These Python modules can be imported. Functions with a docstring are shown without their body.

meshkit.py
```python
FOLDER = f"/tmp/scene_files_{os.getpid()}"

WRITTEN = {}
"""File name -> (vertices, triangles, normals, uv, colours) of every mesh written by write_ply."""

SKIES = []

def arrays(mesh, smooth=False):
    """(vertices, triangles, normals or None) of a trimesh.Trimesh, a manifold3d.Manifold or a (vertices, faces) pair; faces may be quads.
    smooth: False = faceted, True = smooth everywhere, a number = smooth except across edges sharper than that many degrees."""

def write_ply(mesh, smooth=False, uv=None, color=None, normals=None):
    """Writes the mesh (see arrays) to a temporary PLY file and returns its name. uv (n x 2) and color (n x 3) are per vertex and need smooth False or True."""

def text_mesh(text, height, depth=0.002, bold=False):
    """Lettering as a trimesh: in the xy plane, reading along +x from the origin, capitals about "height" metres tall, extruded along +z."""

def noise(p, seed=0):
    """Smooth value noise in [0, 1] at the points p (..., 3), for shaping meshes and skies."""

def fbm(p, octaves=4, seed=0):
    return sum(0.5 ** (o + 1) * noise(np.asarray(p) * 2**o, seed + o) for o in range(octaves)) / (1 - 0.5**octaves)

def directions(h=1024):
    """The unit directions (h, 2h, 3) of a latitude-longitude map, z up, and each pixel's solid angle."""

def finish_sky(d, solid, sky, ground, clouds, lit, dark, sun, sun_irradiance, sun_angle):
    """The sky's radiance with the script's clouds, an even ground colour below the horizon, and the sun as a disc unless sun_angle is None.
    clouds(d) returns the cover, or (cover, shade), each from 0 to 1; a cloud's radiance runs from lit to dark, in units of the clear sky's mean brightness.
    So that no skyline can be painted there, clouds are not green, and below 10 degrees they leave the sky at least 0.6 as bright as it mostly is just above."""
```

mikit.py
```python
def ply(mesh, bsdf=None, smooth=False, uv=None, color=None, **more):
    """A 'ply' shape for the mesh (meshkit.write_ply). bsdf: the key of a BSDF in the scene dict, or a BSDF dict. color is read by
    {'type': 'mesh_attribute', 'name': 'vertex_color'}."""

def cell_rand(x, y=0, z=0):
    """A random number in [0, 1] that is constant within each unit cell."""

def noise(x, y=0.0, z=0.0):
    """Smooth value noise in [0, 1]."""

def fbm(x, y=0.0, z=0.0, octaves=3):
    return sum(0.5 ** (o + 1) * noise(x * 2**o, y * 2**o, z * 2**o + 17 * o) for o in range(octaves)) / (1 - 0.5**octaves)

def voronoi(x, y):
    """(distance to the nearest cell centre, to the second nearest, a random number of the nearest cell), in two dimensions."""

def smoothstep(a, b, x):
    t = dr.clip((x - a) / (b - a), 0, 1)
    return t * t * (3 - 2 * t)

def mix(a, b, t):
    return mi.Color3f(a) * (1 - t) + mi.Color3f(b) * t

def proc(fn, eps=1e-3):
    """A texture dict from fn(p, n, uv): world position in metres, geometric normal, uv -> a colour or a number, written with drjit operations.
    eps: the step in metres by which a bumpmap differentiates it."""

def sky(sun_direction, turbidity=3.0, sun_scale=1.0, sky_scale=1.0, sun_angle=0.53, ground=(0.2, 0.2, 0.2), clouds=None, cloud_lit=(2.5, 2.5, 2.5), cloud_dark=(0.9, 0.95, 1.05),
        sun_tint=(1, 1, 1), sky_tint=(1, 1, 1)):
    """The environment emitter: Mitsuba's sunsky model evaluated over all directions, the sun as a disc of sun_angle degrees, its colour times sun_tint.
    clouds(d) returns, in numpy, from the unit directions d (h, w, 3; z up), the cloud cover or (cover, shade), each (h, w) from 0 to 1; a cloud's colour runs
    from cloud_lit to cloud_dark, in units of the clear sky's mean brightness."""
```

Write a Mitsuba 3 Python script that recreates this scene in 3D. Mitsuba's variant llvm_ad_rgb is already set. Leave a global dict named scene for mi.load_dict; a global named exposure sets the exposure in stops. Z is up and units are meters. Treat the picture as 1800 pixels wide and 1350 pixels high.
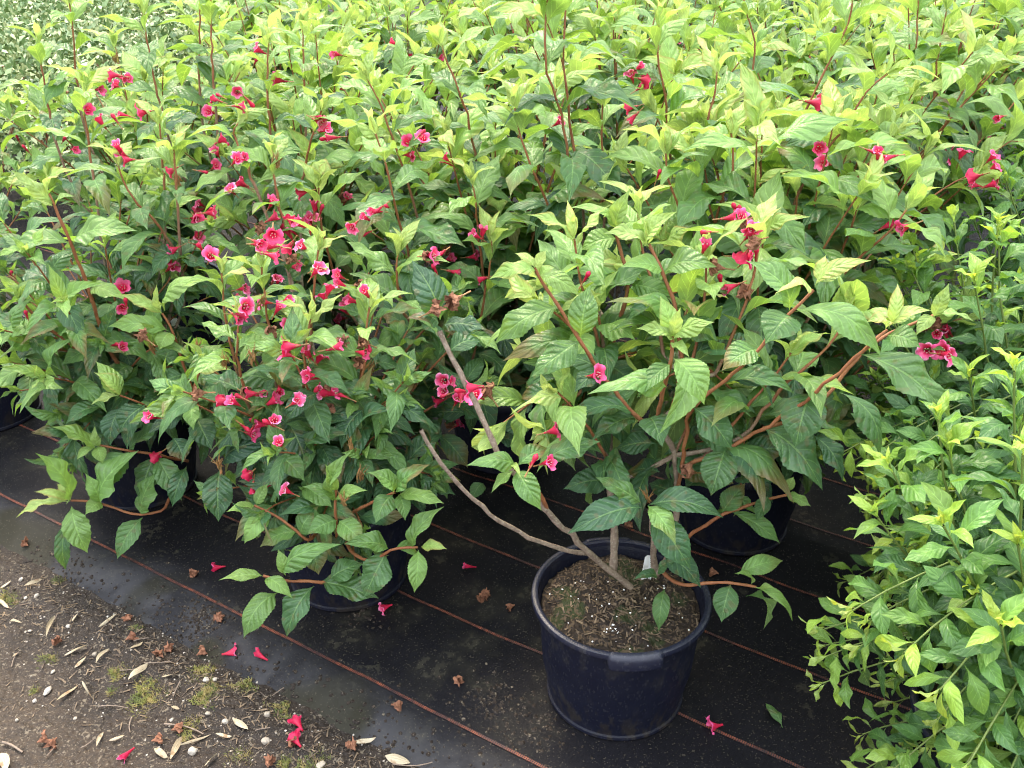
import math, random
import numpy as np, trimesh, mitsuba as mi, drjit as dr
import mikit, meshkit
from mikit import proc, noise, fbm, voronoi, cell_rand, smoothstep, mix
T = mi.ScalarTransform4f
scene, labels = {}, {}

# ------------------------------------------------------------------ camera, sky, exposure
PITCH = math.radians(28.0)
scene['camera'] = {'type': 'perspective', 'fov': 56.93, 'near_clip': 0.05, 'far_clip': 200.0,
                   'to_world': T().look_at(origin=[0, 0, 1.45], target=[0, math.cos(PITCH), 1.45 - math.sin(PITCH)], up=[0, 0, 1])}
scene['sky'] = mikit.sky([-0.25, 0.55, 0.95], turbidity=4, sun_scale=0.30, sun_angle=24, clouds=lambda d: (1.0, 1.0 - np.clip(d[..., 2], 0, 1)),
                         cloud_lit=(2.75, 2.9, 3.2), cloud_dark=(0.88, 0.95, 1.06), ground=(0.12, 0.13, 0.1))
exposure = 4.15

# ------------------------------------------------------------------ materials
def rgb(*c): return {'type': 'rgb', 'value': list(c)}
def ramp(a, stops):
    c = mi.Color3f(stops[0])
    for i in range(1, len(stops)):
        c = mix(c, stops[i], dr.clip(a - (i - 1), 0, 1))
    return c
def decode(uv):
    k = dr.floor(uv.x * 0.5); r = dr.floor(uv.y * 0.5)
    return k / 5.0, r / 9.0, uv.x - 2 * k - 0.5, uv.y - 2 * r        # age 0..4, tone 0..1, across -.5..5, along 0..1
def veins(x, t, n, k):
    ax = dr.abs(x)
    s = t * n - ax * k
    f = dr.abs(s - dr.floor(s) - 0.5)
    side = smoothstep(0.40, 0.49, f) * smoothstep(0.5, 0.3, ax)
    rib = smoothstep(0.030, 0.012, ax * (0.35 + 0.65 * t + 0.3))
    return rib, side
TOP = [(.36, .45, .13), (.20, .325, .078), (.106, .208, .056), (.052, .124, .052), (.029, .073, .039)]
UNDER = [(.34, .42, .13), (.24, .34, .10), (.16, .25, .085), (.12, .19, .08), (.09, .14, .07)]
THRU = [(.44, .54, .13), (.34, .49, .08), (.25, .41, .04), (.14, .26, .03), (.07, .15, .025)]
def leaf_colour(stops, vein_c, vein_w, edge):
    def fn(p, n, uv):
        a, r, x, t = decode(uv)
        c = ramp(a, stops) * (0.82 + 0.36 * r)
        m = fbm(p.x * 60, p.y * 60, p.z * 60, 2)
        c = c * (0.80 + 0.40 * m)
        rib, side = veins(x, t, 7.0, 3.4)
        c = mix(c, c * 1.15 + mi.Color3f(vein_c), side * vein_w)
        c = mix(c, mi.Color3f(vein_c) * 2.6 + c * 0.7, rib * 0.65)
        if edge:
            brown = smoothstep(0.55, 0.95, t + 0.5 * dr.abs(x) + 0.5 * (m - .5)) * smoothstep(0.80, 0.92, r) * smoothstep(1.5, 2.2, a)
            c = mix(c, (.16, .085, .035), brown * 0.8)
            red = smoothstep(0.30, 0.5, dr.abs(x) + 0.25 * dr.maximum(t - 0.55, 0)) * smoothstep(1.6, 0.5, a) * smoothstep(0.35, 0.65, r)
            c = mix(c, (.33, .12, .04), red * 0.55)
            spot = smoothstep(0.72, 0.78, noise(p.x * 95, p.y * 95, p.z * 95)) * smoothstep(1.5, 2.5, a)
            c = mix(c, (.12, .10, .04), spot * 0.5)
        return c
    return proc(fn)
def leaf_bump(p, n, uv):
    a, r, x, t = decode(uv)
    ax = dr.abs(x)
    s = t * 7.0 - ax * 3.4
    q = dr.cos((s - dr.floor(s)) * 6.28318)
    rib = smoothstep(0.0, 0.06, ax)
    return -q * 0.75 * smoothstep(0.02, 0.12, ax) + rib * 0.8 + 0.75 * noise(p.x * 330, p.y * 330, p.z * 330)
def leaf_material(top, under, thru, rough, spec, through, bump, edge=True):
    return {'type': 'blendbsdf', 'weight': through,
            'a': {'type': 'twosided',
                  'f': {'type': 'bumpmap', 'scale': bump, 't': proc(leaf_bump, 8e-4), 'b': {'type': 'principled', 'base_color': leaf_colour(top, (.045, .075, .022), 0.55, edge), 'roughness': proc(lambda p, n, uv: rough - 0.14 + 0.30 * noise(p.x * 23, p.y * 23, p.z * 23)), 'specular': spec}},
                  'g': {'type': 'principled', 'base_color': leaf_colour(under, (.09, .11, .03), 0.8, False), 'roughness': 0.6, 'specular': 0.3}},
            'b': {'type': 'principledthin', 'base_color': leaf_colour(thru, (.12, .14, .02), 0.8, False), 'roughness': 0.7, 'diff_trans': 2.0}}
scene['m_leaf'] = leaf_material(TOP, UNDER, THRU, 0.42, 0.5, 0.38, 0.0013)
F_TOP = [(.36, .46, .08), (.25, .38, .06), (.115, .235, .055), (.060, .140, .045), (.036, .086, .034)]
scene['m_glossy_leaf'] = leaf_material(F_TOP, UNDER, [(.6, .64, .05), (.42, .56, .04), (.22, .40, .03), (.12, .25, .02), (.06, .14, .02)], 0.38, 0.4, 0.42, 0.0006, False)
def stem_fn(p, n, uv):
    w = uv.y                                                   # 1 woody .. 0 young
    m = fbm(p.x * 220, p.y * 220, p.z * 60, 3)
    young = mix((.185, .062, .025), (.24, .100, .040), noise(p.x * 40, p.y * 40, p.z * 40))
    wood = mix((.09, .062, .042), (.29, .22, .16), m)
    lent = smoothstep(0.62, 0.70, noise(p.x * 260, p.y * 260, p.z * 260))
    wood = mix(wood, (.30, .25, .19), lent * 0.5)
    return mix(young * (0.75 + 0.5 * m), wood, smoothstep(0.4, 0.8, w))
scene['m_stem'] = {'type': 'bumpmap', 'scale': 0.0012, 't': proc(lambda p, n, uv: fbm(p.x * 260, p.y * 260, p.z * 90, 2), 6e-4),
                   'b': {'type': 'principled', 'base_color': proc(stem_fn), 'roughness': 0.62, 'specular': 0.35}}
scene['m_green_stem'] = {'type': 'principled', 'roughness': 0.5, 'specular': 0.4,
                         'base_color': proc(lambda p, n, uv: mix(mix((.10, .15, .03), (.14, .18, .045), noise(p.x * 50, p.y * 50, p.z * 50)), (.07, .05, .03), smoothstep(0.35, 0.9, uv.y)))}
def flower_in(p, n, uv):
    r = dr.floor(uv.y * 0.5) / 9.0; t = uv.y - 18 * r
    c = mix((.60, .015, .07), (.76, .12, .30), smoothstep(0.45, 0.95, t))
    pale = smoothstep(0.80, 1.0, t + 0.25 * (fbm(p.x * 180, p.y * 180, p.z * 180, 2) - 0.5)) * smoothstep(0.3, 0.7, r)
    streak = smoothstep(0.72, 0.8, noise(uv.x * 30, t * 3)) * smoothstep(0.5, 0.6, t) * smoothstep(0.95, 0.8, t)
    c = mix(c, (.80, .42, .58), pale * 0.75)
    return mix(c, (.85, .5, .55), streak * 0.12) * (0.8 + 0.4 * noise(p.x * 90, p.y * 90, p.z * 90))
def flower_out(p, n, uv):
    r = dr.floor(uv.y * 0.5) / 9.0; t = uv.y - 18 * r
    return mix(mix((.42, .01, .04), (.58, .02, .08), smoothstep(0.1, 0.9, t)), (.64, .10, .22), smoothstep(0.88, 1.0, t) * 0.6) * (0.75 + 0.5 * noise(p.x * 120, p.y * 120, p.z * 120))
scene['m_flower'] = {'type': 'blendbsdf', 'weight': 0.28,
                     'a': {'type': 'twosided', 'f': {'type': 'principled', 'base_color': proc(flower_out), 'roughness': 0.5, 'specular': 0.4}, 'g': {'type': 'principled', 'base_color': proc(flower_in), 'roughness': 0.5, 'specular': 0.35}},
                     'b': {'type': 'principledthin', 'base_color': proc(flower_out), 'roughness': 0.7, 'diff_trans': 2.0}}
scene['m_anther'] = {'type': 'principled', 'base_color': rgb(.52, .40, .33), 'roughness': 0.6}
scene['m_withered'] = {'type': 'twosided', 'b': {'type': 'principled', 'roughness': 0.75, 'specular': 0.25,
                       'base_color': proc(lambda p, n, uv: mix((.06, .026, .014), (.30, .135, .075), fbm(p.x * 150, p.y * 150, p.z * 150, 3)))}}
scene['m_calyx'] = {'type': 'twosided', 'b': {'type': 'principled', 'roughness': 0.6, 'base_color': proc(lambda p, n, uv: mix((.13, .10, .03), (.33, .14, .05), noise(p.x * 130, p.y * 130, p.z * 130)))}}
def pot_fn(p, n, uv):
    m = fbm(p.x * 14, p.y * 14, p.z * 14, 3); d = fbm(p.x * 70, p.y * 70, p.z * 25, 3)
    c = mix((.0034, .0042, .0105), (.0052, .0062, .0145), m)
    c = mix(c, (.017, .016, .017), smoothstep(0.52, 0.72, d) * smoothstep(0.42, 0.6, m) * 0.6)
    low = smoothstep(0.10, 0.0, p.z) * smoothstep(0.45, 0.7, d)
    c = mix(c, (.02, .016, .012), low * 0.8)
    return mix(c, (.03, .03, .034), smoothstep(0.60, 0.75, fbm(p.x * 300, p.y * 300, p.z * 110, 3)) * 0.35)
scene['m_rim'] = {'type': 'twosided', 'b': {'type': 'principled', 'base_color': proc(lambda p, n, uv: pot_fn(p, n, uv) * 1.5), 'roughness': proc(lambda p, n, uv: 0.30 + 0.25 * fbm(p.x * 60, p.y * 60, p.z * 60, 2)), 'specular': 0.5}}
scene['m_pot'] = {'type': 'bumpmap', 'scale': 0.0006, 't': proc(lambda p, n, uv: fbm(p.x * 700, p.y * 700, p.z * 700, 2), 4e-4),
                  'b': {'type': 'twosided', 'b': {'type': 'principled', 'base_color': proc(pot_fn), 'roughness': proc(lambda p, n, uv: 0.40 + 0.25 * fbm(p.x * 40, p.y * 40, p.z * 40, 2)), 'specular': 0.25}}}
U, V = (0.8510, -0.5255), (0.5255, 0.8510)                     # along and across the rows of the nursery bed
def uvw(p): return p.x * U[0] + p.y * U[1], p.x * V[0] + p.y * V[1]
def mat_fn(p, n, uv):
    a, b = uvw(p)
    weave = 0.5 + 0.25 * dr.sin(a * 2200) + 0.25 * dr.sin(b * 1500)
    c = mix((.0032, .0030, .0042), (.0075, .0071, .0092), weave * 0.6 + 0.4 * noise(a * 300, b * 90))
    big = fbm(p.x * 3.1 + 5, p.y * 3.1, 0, 4); mid = fbm(p.x * 17, p.y * 17, 3, 4); fine = fbm(p.x * 90, p.y * 90, 7, 3)
    c = mix(c, (.019, .0175, .0135), smoothstep(0.50, 0.72, big) * smoothstep(0.40, 0.75, mid) * 0.55)
    c = mix(c, (.036, .033, .024), smoothstep(0.66, 0.76, mid) * smoothstep(0.45, 0.6, fine) * 0.6)     # lichen spots
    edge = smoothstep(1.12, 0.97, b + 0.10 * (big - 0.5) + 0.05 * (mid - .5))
    c = mix(c, (.046, .045, .048), edge * (0.35 + 0.65 * smoothstep(0.35, 0.65, mid)) * 0.75)               # grey along the worn, curled edge: dust plus sky sheen painted into the colour
    c = mix(c, (.018, .0165, .008), smoothstep(0.55, 0.75, fbm(p.x * 6, p.y * 6, 11, 3)) * edge * 0.8)
    grit = smoothstep(0.72, 0.80, fbm(p.x * 330, p.y * 330, 5, 3))
    return mix(c, (.08, .068, .048), grit * 0.6)
scene['m_mat'] = {'type': 'bumpmap', 'scale': 0.0012, 't': proc(lambda p, n, uv: 0.5 * fbm(p.x * 55, p.y * 55, 0, 3) + 0.16 * dr.sin(uvw(p)[0] * 2200) * dr.sin(uvw(p)[1] * 1500), 5e-4),
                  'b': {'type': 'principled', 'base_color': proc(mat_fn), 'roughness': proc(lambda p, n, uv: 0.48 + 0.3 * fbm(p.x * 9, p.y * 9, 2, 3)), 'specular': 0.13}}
def line_fn(p, n, uv):
    a, b = uvw(p)
    z = dr.abs(a * 230 - dr.floor(a * 230) - 0.5) * 2
    st = smoothstep(0.30, 0.55, z + 0.5 * (noise(a * 500, b * 500) - 0.5))
    worn = smoothstep(0.30, 0.60, fbm(a * 14, b * 40, 3, 3))
    return mix((.018, .014, .016), mix((.06, .018, .011), (.23, .060, .027), noise(a * 120, b * 10)), st * (0.30 + 0.70 * worn))
scene['m_line'] = {'type': 'principled', 'base_color': proc(line_fn), 'roughness': 0.6, 'specular': 0.3}
def soil_fn(p, n, uv):
    a, b = uvw(p)
    big = fbm(p.x * 5, p.y * 5, 1, 3); m = fbm(p.x * 32, p.y * 32, 4, 3); f = fbm(p.x * 170, p.y * 170, 9, 3)
    c = mix((.0036, .0024, .0016), (.026, .0165, .0102), m * 0.65 + f * 0.35)
    sand = smoothstep(0.78, 0.62, b + 0.16 * (big - 0.5))
    c = mix(c, mix((.012, .0080, .0050), (.048, .0320, .0190), f), sand * 0.75)
    c = mix(c, (.009, .007, .0055), smoothstep(0.5, 0.72, big) * sand * 0.7)
    g1 = smoothstep(0.70, 0.78, fbm(p.x * 150, p.y * 150, 2, 3)); g2 = smoothstep(0.70, 0.78, fbm(p.x * 420, p.y * 420, 6, 2))
    c = mix(c, (.14, .115, .08), g1 * 0.7)
    return mix(c, (.13, .105, .075), g2 * 0.55)
scene['m_soil'] = {'type': 'bumpmap', 'scale': 0.006, 't': proc(lambda p, n, uv: fbm(p.x * 120, p.y * 120, 0, 3), 1e-3),
                   'b': {'type': 'principled', 'base_color': proc(soil_fn), 'roughness': 0.75, 'specular': 0.35}}
def compost_fn(p, n, uv):
    m = fbm(p.x * 26, p.y * 26, 2, 3); f = fbm(p.x * 190, p.y * 190, p.z * 190, 3)
    c = mix((.0034, .0026, .0020), (.026, .0160, .0095), f * 0.75 + m * 0.25)
    c = mix(c, mix((.010, .014, .004), (.030, .042, .010), f), smoothstep(0.52, 0.66, fbm(p.x * 19 + 3, p.y * 19, 5, 3)) * 0.8)
    c = mix(c, (.075, .05, .03), smoothstep(0.64, 0.74, fbm(p.x * 130, p.y * 260, 3, 2)) * 0.8)
    return mix(c, (.07, .048, .028), smoothstep(0.64, 0.74, fbm(p.x * 260, p.y * 120, 8, 2)) * 0.8)
scene['m_compost'] = {'type': 'bumpmap', 'scale': 0.008, 't': proc(lambda p, n, uv: fbm(p.x * 150, p.y * 150, 0, 3), 1e-3),
                      'b': {'type': 'principled', 'base_color': proc(compost_fn), 'roughness': 0.8, 'specular': 0.3}}
scene['m_dry'] = {'type': 'twosided', 'b': {'type': 'principled', 'roughness': 0.65, 'specular': 0.3,
                  'base_color': proc(lambda p, n, uv: mix(mix((.27, .21, .125), (.40, .34, .235), noise(p.x * 25, p.y * 25, 4)) * (0.75 + 0.4 * noise(uv.x * 26, uv.y * 2)), (.20, .13, .07), smoothstep(0.60, 0.75, fbm(p.x * 90, p.y * 90, 3, 3))))}}
scene['m_twig'] = {'type': 'principled', 'roughness': 0.7, 'base_color': proc(lambda p, n, uv: mix((.08, .055, .036), (.24, .185, .14), fbm(p.x * 120, p.y * 120, p.z * 120, 3)))}
scene['m_pebble'] = {'type': 'principled', 'roughness': 0.6, 'base_color': proc(lambda p, n, uv: mix(mix((.20, .165, .12), (.42, .385, .33), noise(p.x * 23, p.y * 23, 6)), (.24, .19, .13), smoothstep(.5, .8, fbm(p.x * 150, p.y * 150, p.z * 150, 3)) * .6))}
scene['m_moss'] = {'type': 'twosided', 'b': {'type': 'principled', 'roughness': 0.7, 'base_color': proc(lambda p, n, uv: mix(mix((.060, .085, .016), (.19, .18, .04), noise(p.x * 30, p.y * 30, 1)), (.30, .22, .08), smoothstep(.5, .7, noise(p.x * 110, p.y * 110, 5)) * .6))}}
scene['m_tag'] = {'type': 'twosided', 'b': {'type': 'principled', 'base_color': proc(lambda p, n, uv: mix((.78, .78, .76), (.55, .52, .46), smoothstep(.5, .75, fbm(p.x * 60, p.y * 60, p.z * 60, 3)))), 'roughness': 0.4}}
scene['m_chip'] = {'type': 'twosided', 'b': {'type': 'principled', 'roughness': 0.75, 'base_color': proc(lambda p, n, uv: mix((.022, .013, .008), (.17, .12, .07), noise(p.x * 90, p.y * 90, 2)))}}
scene['m_perlite'] = {'type': 'principled', 'base_color': rgb(.78, .77, .72), 'roughness': 0.7}
scene['m_pale_leaf'] = {'type': 'twosided', 'b': {'type': 'principled', 'roughness': 0.4, 'specular': 0.5,
                        'base_color': proc(lambda p, n, uv: mix(mix((.06, .12, .04), (.17, .25, .08), noise(p.x * 14, p.y * 14, p.z * 14)), (.38, .42, .20), smoothstep(0.50, 0.70, noise(p.x * 24, p.y * 24, p.z * 24))))}}

# ------------------------------------------------------------------ helpers
def unit(v):
    v = np.asarray(v, float); return v / (np.linalg.norm(v) + 1e-12)
def numbered(name):
    if name not in scene and name not in labels: return name
    i = 1
    while f'{name}_{i:03d}' in scene or f'{name}_{i:03d}' in labels: i += 1
    return f'{name}_{i:03d}'
COUNT = {}
def put(name, shape, parent=None):
    base = f'{parent}__{name}' if parent else name
    i = COUNT.get(base, 0); COUNT[base] = i + 1
    key = base if i == 0 else f'{base}_{i:03d}'
    scene[key] = shape
    return key
def thing(name, label, cat, group=None):
    i = COUNT.get(name, 0); COUNT[name] = i + 1
    key = name if i == 0 else f'{name}_{i:03d}'
    labels[key] = {'label': label, 'category': cat}
    if group: labels[key]['group'] = group
    return key
def tag(key, label, cat, group=None):
    labels[key] = {'label': label, 'category': cat}
    if group: labels[key]['group'] = group
def mat4(x, y, z, o):
    m = np.eye(4); m[:3, 0], m[:3, 1], m[:3, 2], m[:3, 3] = x, y, z, o
    return m
def shape(d, m, bsdf): return {**d, 'to_world': T(m), 'bsdf': {'type': 'ref', 'id': bsdf}}

def grid_faces(rows, cols, wrap=False):
    i, j = np.meshgrid(np.arange(rows - 1), np.arange(cols if wrap else cols - 1), indexing='ij')
    j2 = (j + 1) % cols
    q = np.stack([i * cols + j, i * cols + j2, (i + 1) * cols + j2, (i + 1) * cols + j], -1).reshape(-1, 4)
    return np.vstack([q[:, [0, 1, 2]], q[:, [0, 2, 3]]])
def interp(t, xs, ys):
    from scipy.interpolate import PchipInterpolator
    return PchipInterpolator(xs, ys)(t)
PROFILE = {'ovate': ([0, .03, .07, .15, .27, .42, .57, .71, .82, .90, .96, 1], [.03, .04, .16, .58, .89, 1, .94, .72, .43, .19, .07, .004]),
           'lance': ([0, .08, .16, .3, .45, .58, .72, .85, .94, 1], [.03, .05, .22, .62, .92, 1, .85, .5, .2, .01])}
def leaf_verts(kind, rows, seed, saw=0.05):
    rng = np.random.default_rng(seed)
    t = np.linspace(0, 1, rows)
    w = interp(t, *PROFILE[kind]) * 0.5
    xs = np.array([-1, -.5, 0, .5, 1])
    teeth = np.where(np.arange(rows) % 2 == 0, 1 + saw, 1 - saw)
    X = np.outer(w, xs); X[:, [0, 4]] *= teeth[:, None]
    arch, fold, twist = rng.uniform(.08, .27), rng.uniform(.05, .42), rng.uniform(-.5, .5)
    wave, ph, fr = rng.uniform(.02, .07), rng.uniform(0, 6.28), rng.uniform(8, 15)
    ax = np.abs(X)
    Z = (arch * np.sin(np.pi * t ** .85))[:, None] + fold * ax * np.sign(1) - 0.35 * ax ** 2 * 1.2
    Z = Z + wave * np.sin(fr * t[:, None] + ph + 1.5 * np.sign(X)) * ax * 2 + twist * X * (t[:, None] - .4)
    Y = np.repeat(t[:, None], 5, 1) + 0.0 * X
    X = X + (rng.uniform(-.05, .05) * np.sin(np.pi * t))[:, None]
    uv = np.stack([np.repeat((xs * .5 + .5)[None], rows, 0), np.repeat(t[:, None], 5, 1)], -1)
    return np.stack([X, Y, Z], -1).reshape(-1, 3), uv.reshape(-1, 2)
LEAF = {}
def leaf_dict(kind, lod, variant, age, tone):
    k = int(np.clip(round(age * 5), 0, 20)); key = (kind, lod, variant, k, tone)
    if key not in LEAF:
        rows = {0: 33, 1: 17, 2: 10}[lod]
        v, uv = leaf_verts(kind, rows, 40 + variant, {0: .026, 1: .04, 2: .0}[lod] * (1 if kind == 'ovate' else .8))
        uv = uv + [2 * k, 2 * tone]
        LEAF[key] = mikit.ply((v, grid_faces(rows, 5)), None, smooth=True, uv=uv)
    return LEAF[key]
NV = 16
rnd = random.Random(11)
def leaf_matrix(B, Tp, W, normal):
    B, Tp = np.asarray(B, float), np.asarray(Tp, float)
    d = Tp - B; L = np.linalg.norm(d); y = d / L
    n = np.asarray(normal, float); n = n - y * (n @ y); n = unit(n)
    x = np.cross(y, n)
    return mat4(x * W, y * L, n * L, B)
CAM = np.array([0, 0, 1.45])
class Plant:
    """Collects the leaves, stems and flowers of one shrub; finish() makes the entries."""
    def __init__(s, root, kind='ovate', bsdf='m_leaf', stem='m_stem', seed=0):
        s.root, s.kind, s.bsdf, s.stemb, s.rng = np.array(root, float), kind, bsdf, stem, random.Random(seed)
        s.leaves, s.stems, s.extra, s.zmin, s.forks = [], [], [], 0, None
    def leaf(s, B, Tp, W, age, normal=None, keep=False):
        r = s.rng
        if normal is None: normal = np.array([0, -.35, 1.0])
        normal = np.asarray(normal, float) + [r.gauss(0, .16), r.gauss(0, .16), r.gauss(0, .08)]
        s.leaves.append((leaf_matrix(B, Tp, W, normal), age + r.gauss(0, .18), np.linalg.norm(np.asarray(Tp) - B), r.randrange(NV), r.randrange(10), keep))
    def stem(s, pts, r0, r1, m0, m1):
        s.stems.append((np.array(pts, float), r0, r1, m0, m1))
    def shoot(s, pts, L, nodes=7, start=0, gap=.55, droop=0.0, ages=(.15, .6, 1.35, 2.0, 2.5, 2.9, 3.2, 3.5, 3.7), ratio=.375, skip=0.0):
        """pts run from the tip down; pairs of leaves, each turned a quarter from the one above."""
        r = s.rng
        pts = np.array(pts, float)
        seg = np.linalg.norm(np.diff(pts, axis=0), axis=1); cum = np.concatenate([[0], np.cumsum(seg)])
        phase = r.uniform(0, math.pi)
        size = (.44, .74, .96, 1.0, 1.06, 1.05, 1.0, .95, .9)
        step = (.02, .10, .30, .52, .60, .62, .62, .60, .6)
        pos = 0
        for i in range(nodes):
            pos += step[min(i, 8)] * gap / .55 * L
            if pos > cum[-1]: break
            k = min(np.searchsorted(cum, pos), len(seg)) - 1; k = max(k, 0)
            B = pts[k] + (pts[k + 1] - pts[k]) * (pos - cum[k]) / max(seg[k], 1e-6)
            if B[2] < s.zmin: break
            a = unit(pts[k] - pts[k + 1])
            e1 = unit(np.cross(a, [0.3, 0.2, 1] if abs(a[2]) < .95 else [1, 0, 0])); e2 = np.cross(a, e1)
            ph = phase + i * math.pi / 2 + r.gauss(0, .22)
            for sgn in (0, math.pi):
                if r.random() < skip: continue
                rad = math.cos(ph + sgn) * e1 + math.sin(ph + sgn) * e2
                up = (1.15, .8, .6, .42, .32, .25, .2, .15, .1)[min(i, 8)] + r.gauss(0, .14)
                dn = (0, .05, .16, .26, .34, .4, .46, .5, .5)[min(i, 8)] + r.gauss(0, .12) + droop
                d = unit(rad * (.55 if i == 0 else .95 if i == 1 else 1) + a * up - np.array([0, 0, dn]))
                l = L * size[min(i, 8)] * r.uniform(.84, 1.12)
                n = a * .7 + np.array([0, 0, .9])
                if i < 2: n = a * .5 - rad * .8
                s.leaf(B + rad * .002, B + d * l, l * ratio * (.62, .78, .92, 1)[min(i, 3)] * r.uniform(.86, 1.12), ages[min(i + start, 8)] + r.gauss(0, .15), n)
    def grow(s, tip, L, nodes=7, r0=.0042, lean=.5, **k):
        """A cane from the root to a tip, then a leafy shoot along its upper part."""
        r = s.rng; tip = np.array(tip, float); b = s.root + [r.gauss(0, .03), r.gauss(0, .03), 0]
        if s.forks: b = min((np.array(f) for f in s.forks), key=lambda f: np.hypot(*(f - tip)[:2]) + r.random() * .1)
        mid = b + (tip - b) * [lean * .6, lean * .6, .55] + [r.gauss(0, .015), r.gauss(0, .015), 0]
        t = np.linspace(0, 1, 12)[:, None]
        c = (1 - t) ** 2 * b + 2 * t * (1 - t) * mid + t ** 2 * tip
        s.stem(c, r0, .0016, 1, .1)
        s.shoot(c[::-1], L, nodes, **k)
    def finish(s, key, keep=300, lods=(2.1, 3.4), group=False):
        out = scene if not group else {'type': 'shapegroup'}
        def add(name, d):
            if not group: return put(name, d, key)
            i = s.n.get(name, 0); s.n[name] = i + 1
            nm = name if i == 0 else f'{name}_{i:03d}'; out[nm] = d
            return nm
        s.n = {}
        rest = {}
        def size(l):
            return -l[2] / (np.linalg.norm(l[0][:3, 3] - CAM)) * (3 if l[5] else 1)
        ls = s.leaves if group else sorted(s.leaves, key=size)
        for i, (m, age, L, var, tone, _) in enumerate(ls):
            dist = np.linalg.norm(m[:3, 3] - CAM)
            lod = 2 if group else 0 if dist < lods[0] else 1 if dist < lods[1] else 2
            d = leaf_dict(s.kind, lod, var, age, tone)
            if i < keep: add('leaf', shape(d, m, s.bsdf))
            else: rest.setdefault('x', []).append((d, m))
        if rest:
            vs, fs, us, at = [], [], [], 0
            for d, m in rest['x']:
                v, f, n, uv, c = meshkit.WRITTEN[d['filename']]
                vs.append(v @ m[:3, :3].T + m[:3, 3]); fs.append(f + at); us.append(uv); at += len(v)
            k = None if group else add('smaller_leaves', mikit.ply((np.vstack(vs), np.vstack(fs)), s.bsdf, smooth=True, uv=np.vstack(us)))
            if k: labels[k] = {'kind': 'stuff'}
        for pts, r0, r1, m0, m1 in s.stems:
            add('stem', tube(pts, r0, r1, s.stemb, m0, m1, 5 if group else 7))
        last = None
        for name, d in s.extra:
            if name[0] != '>': last = add(name, d)
            elif group: out[last + '__' + name[1:]] = d
            else: put(name[1:], d, last)
        if group: scene[key] = out

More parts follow.
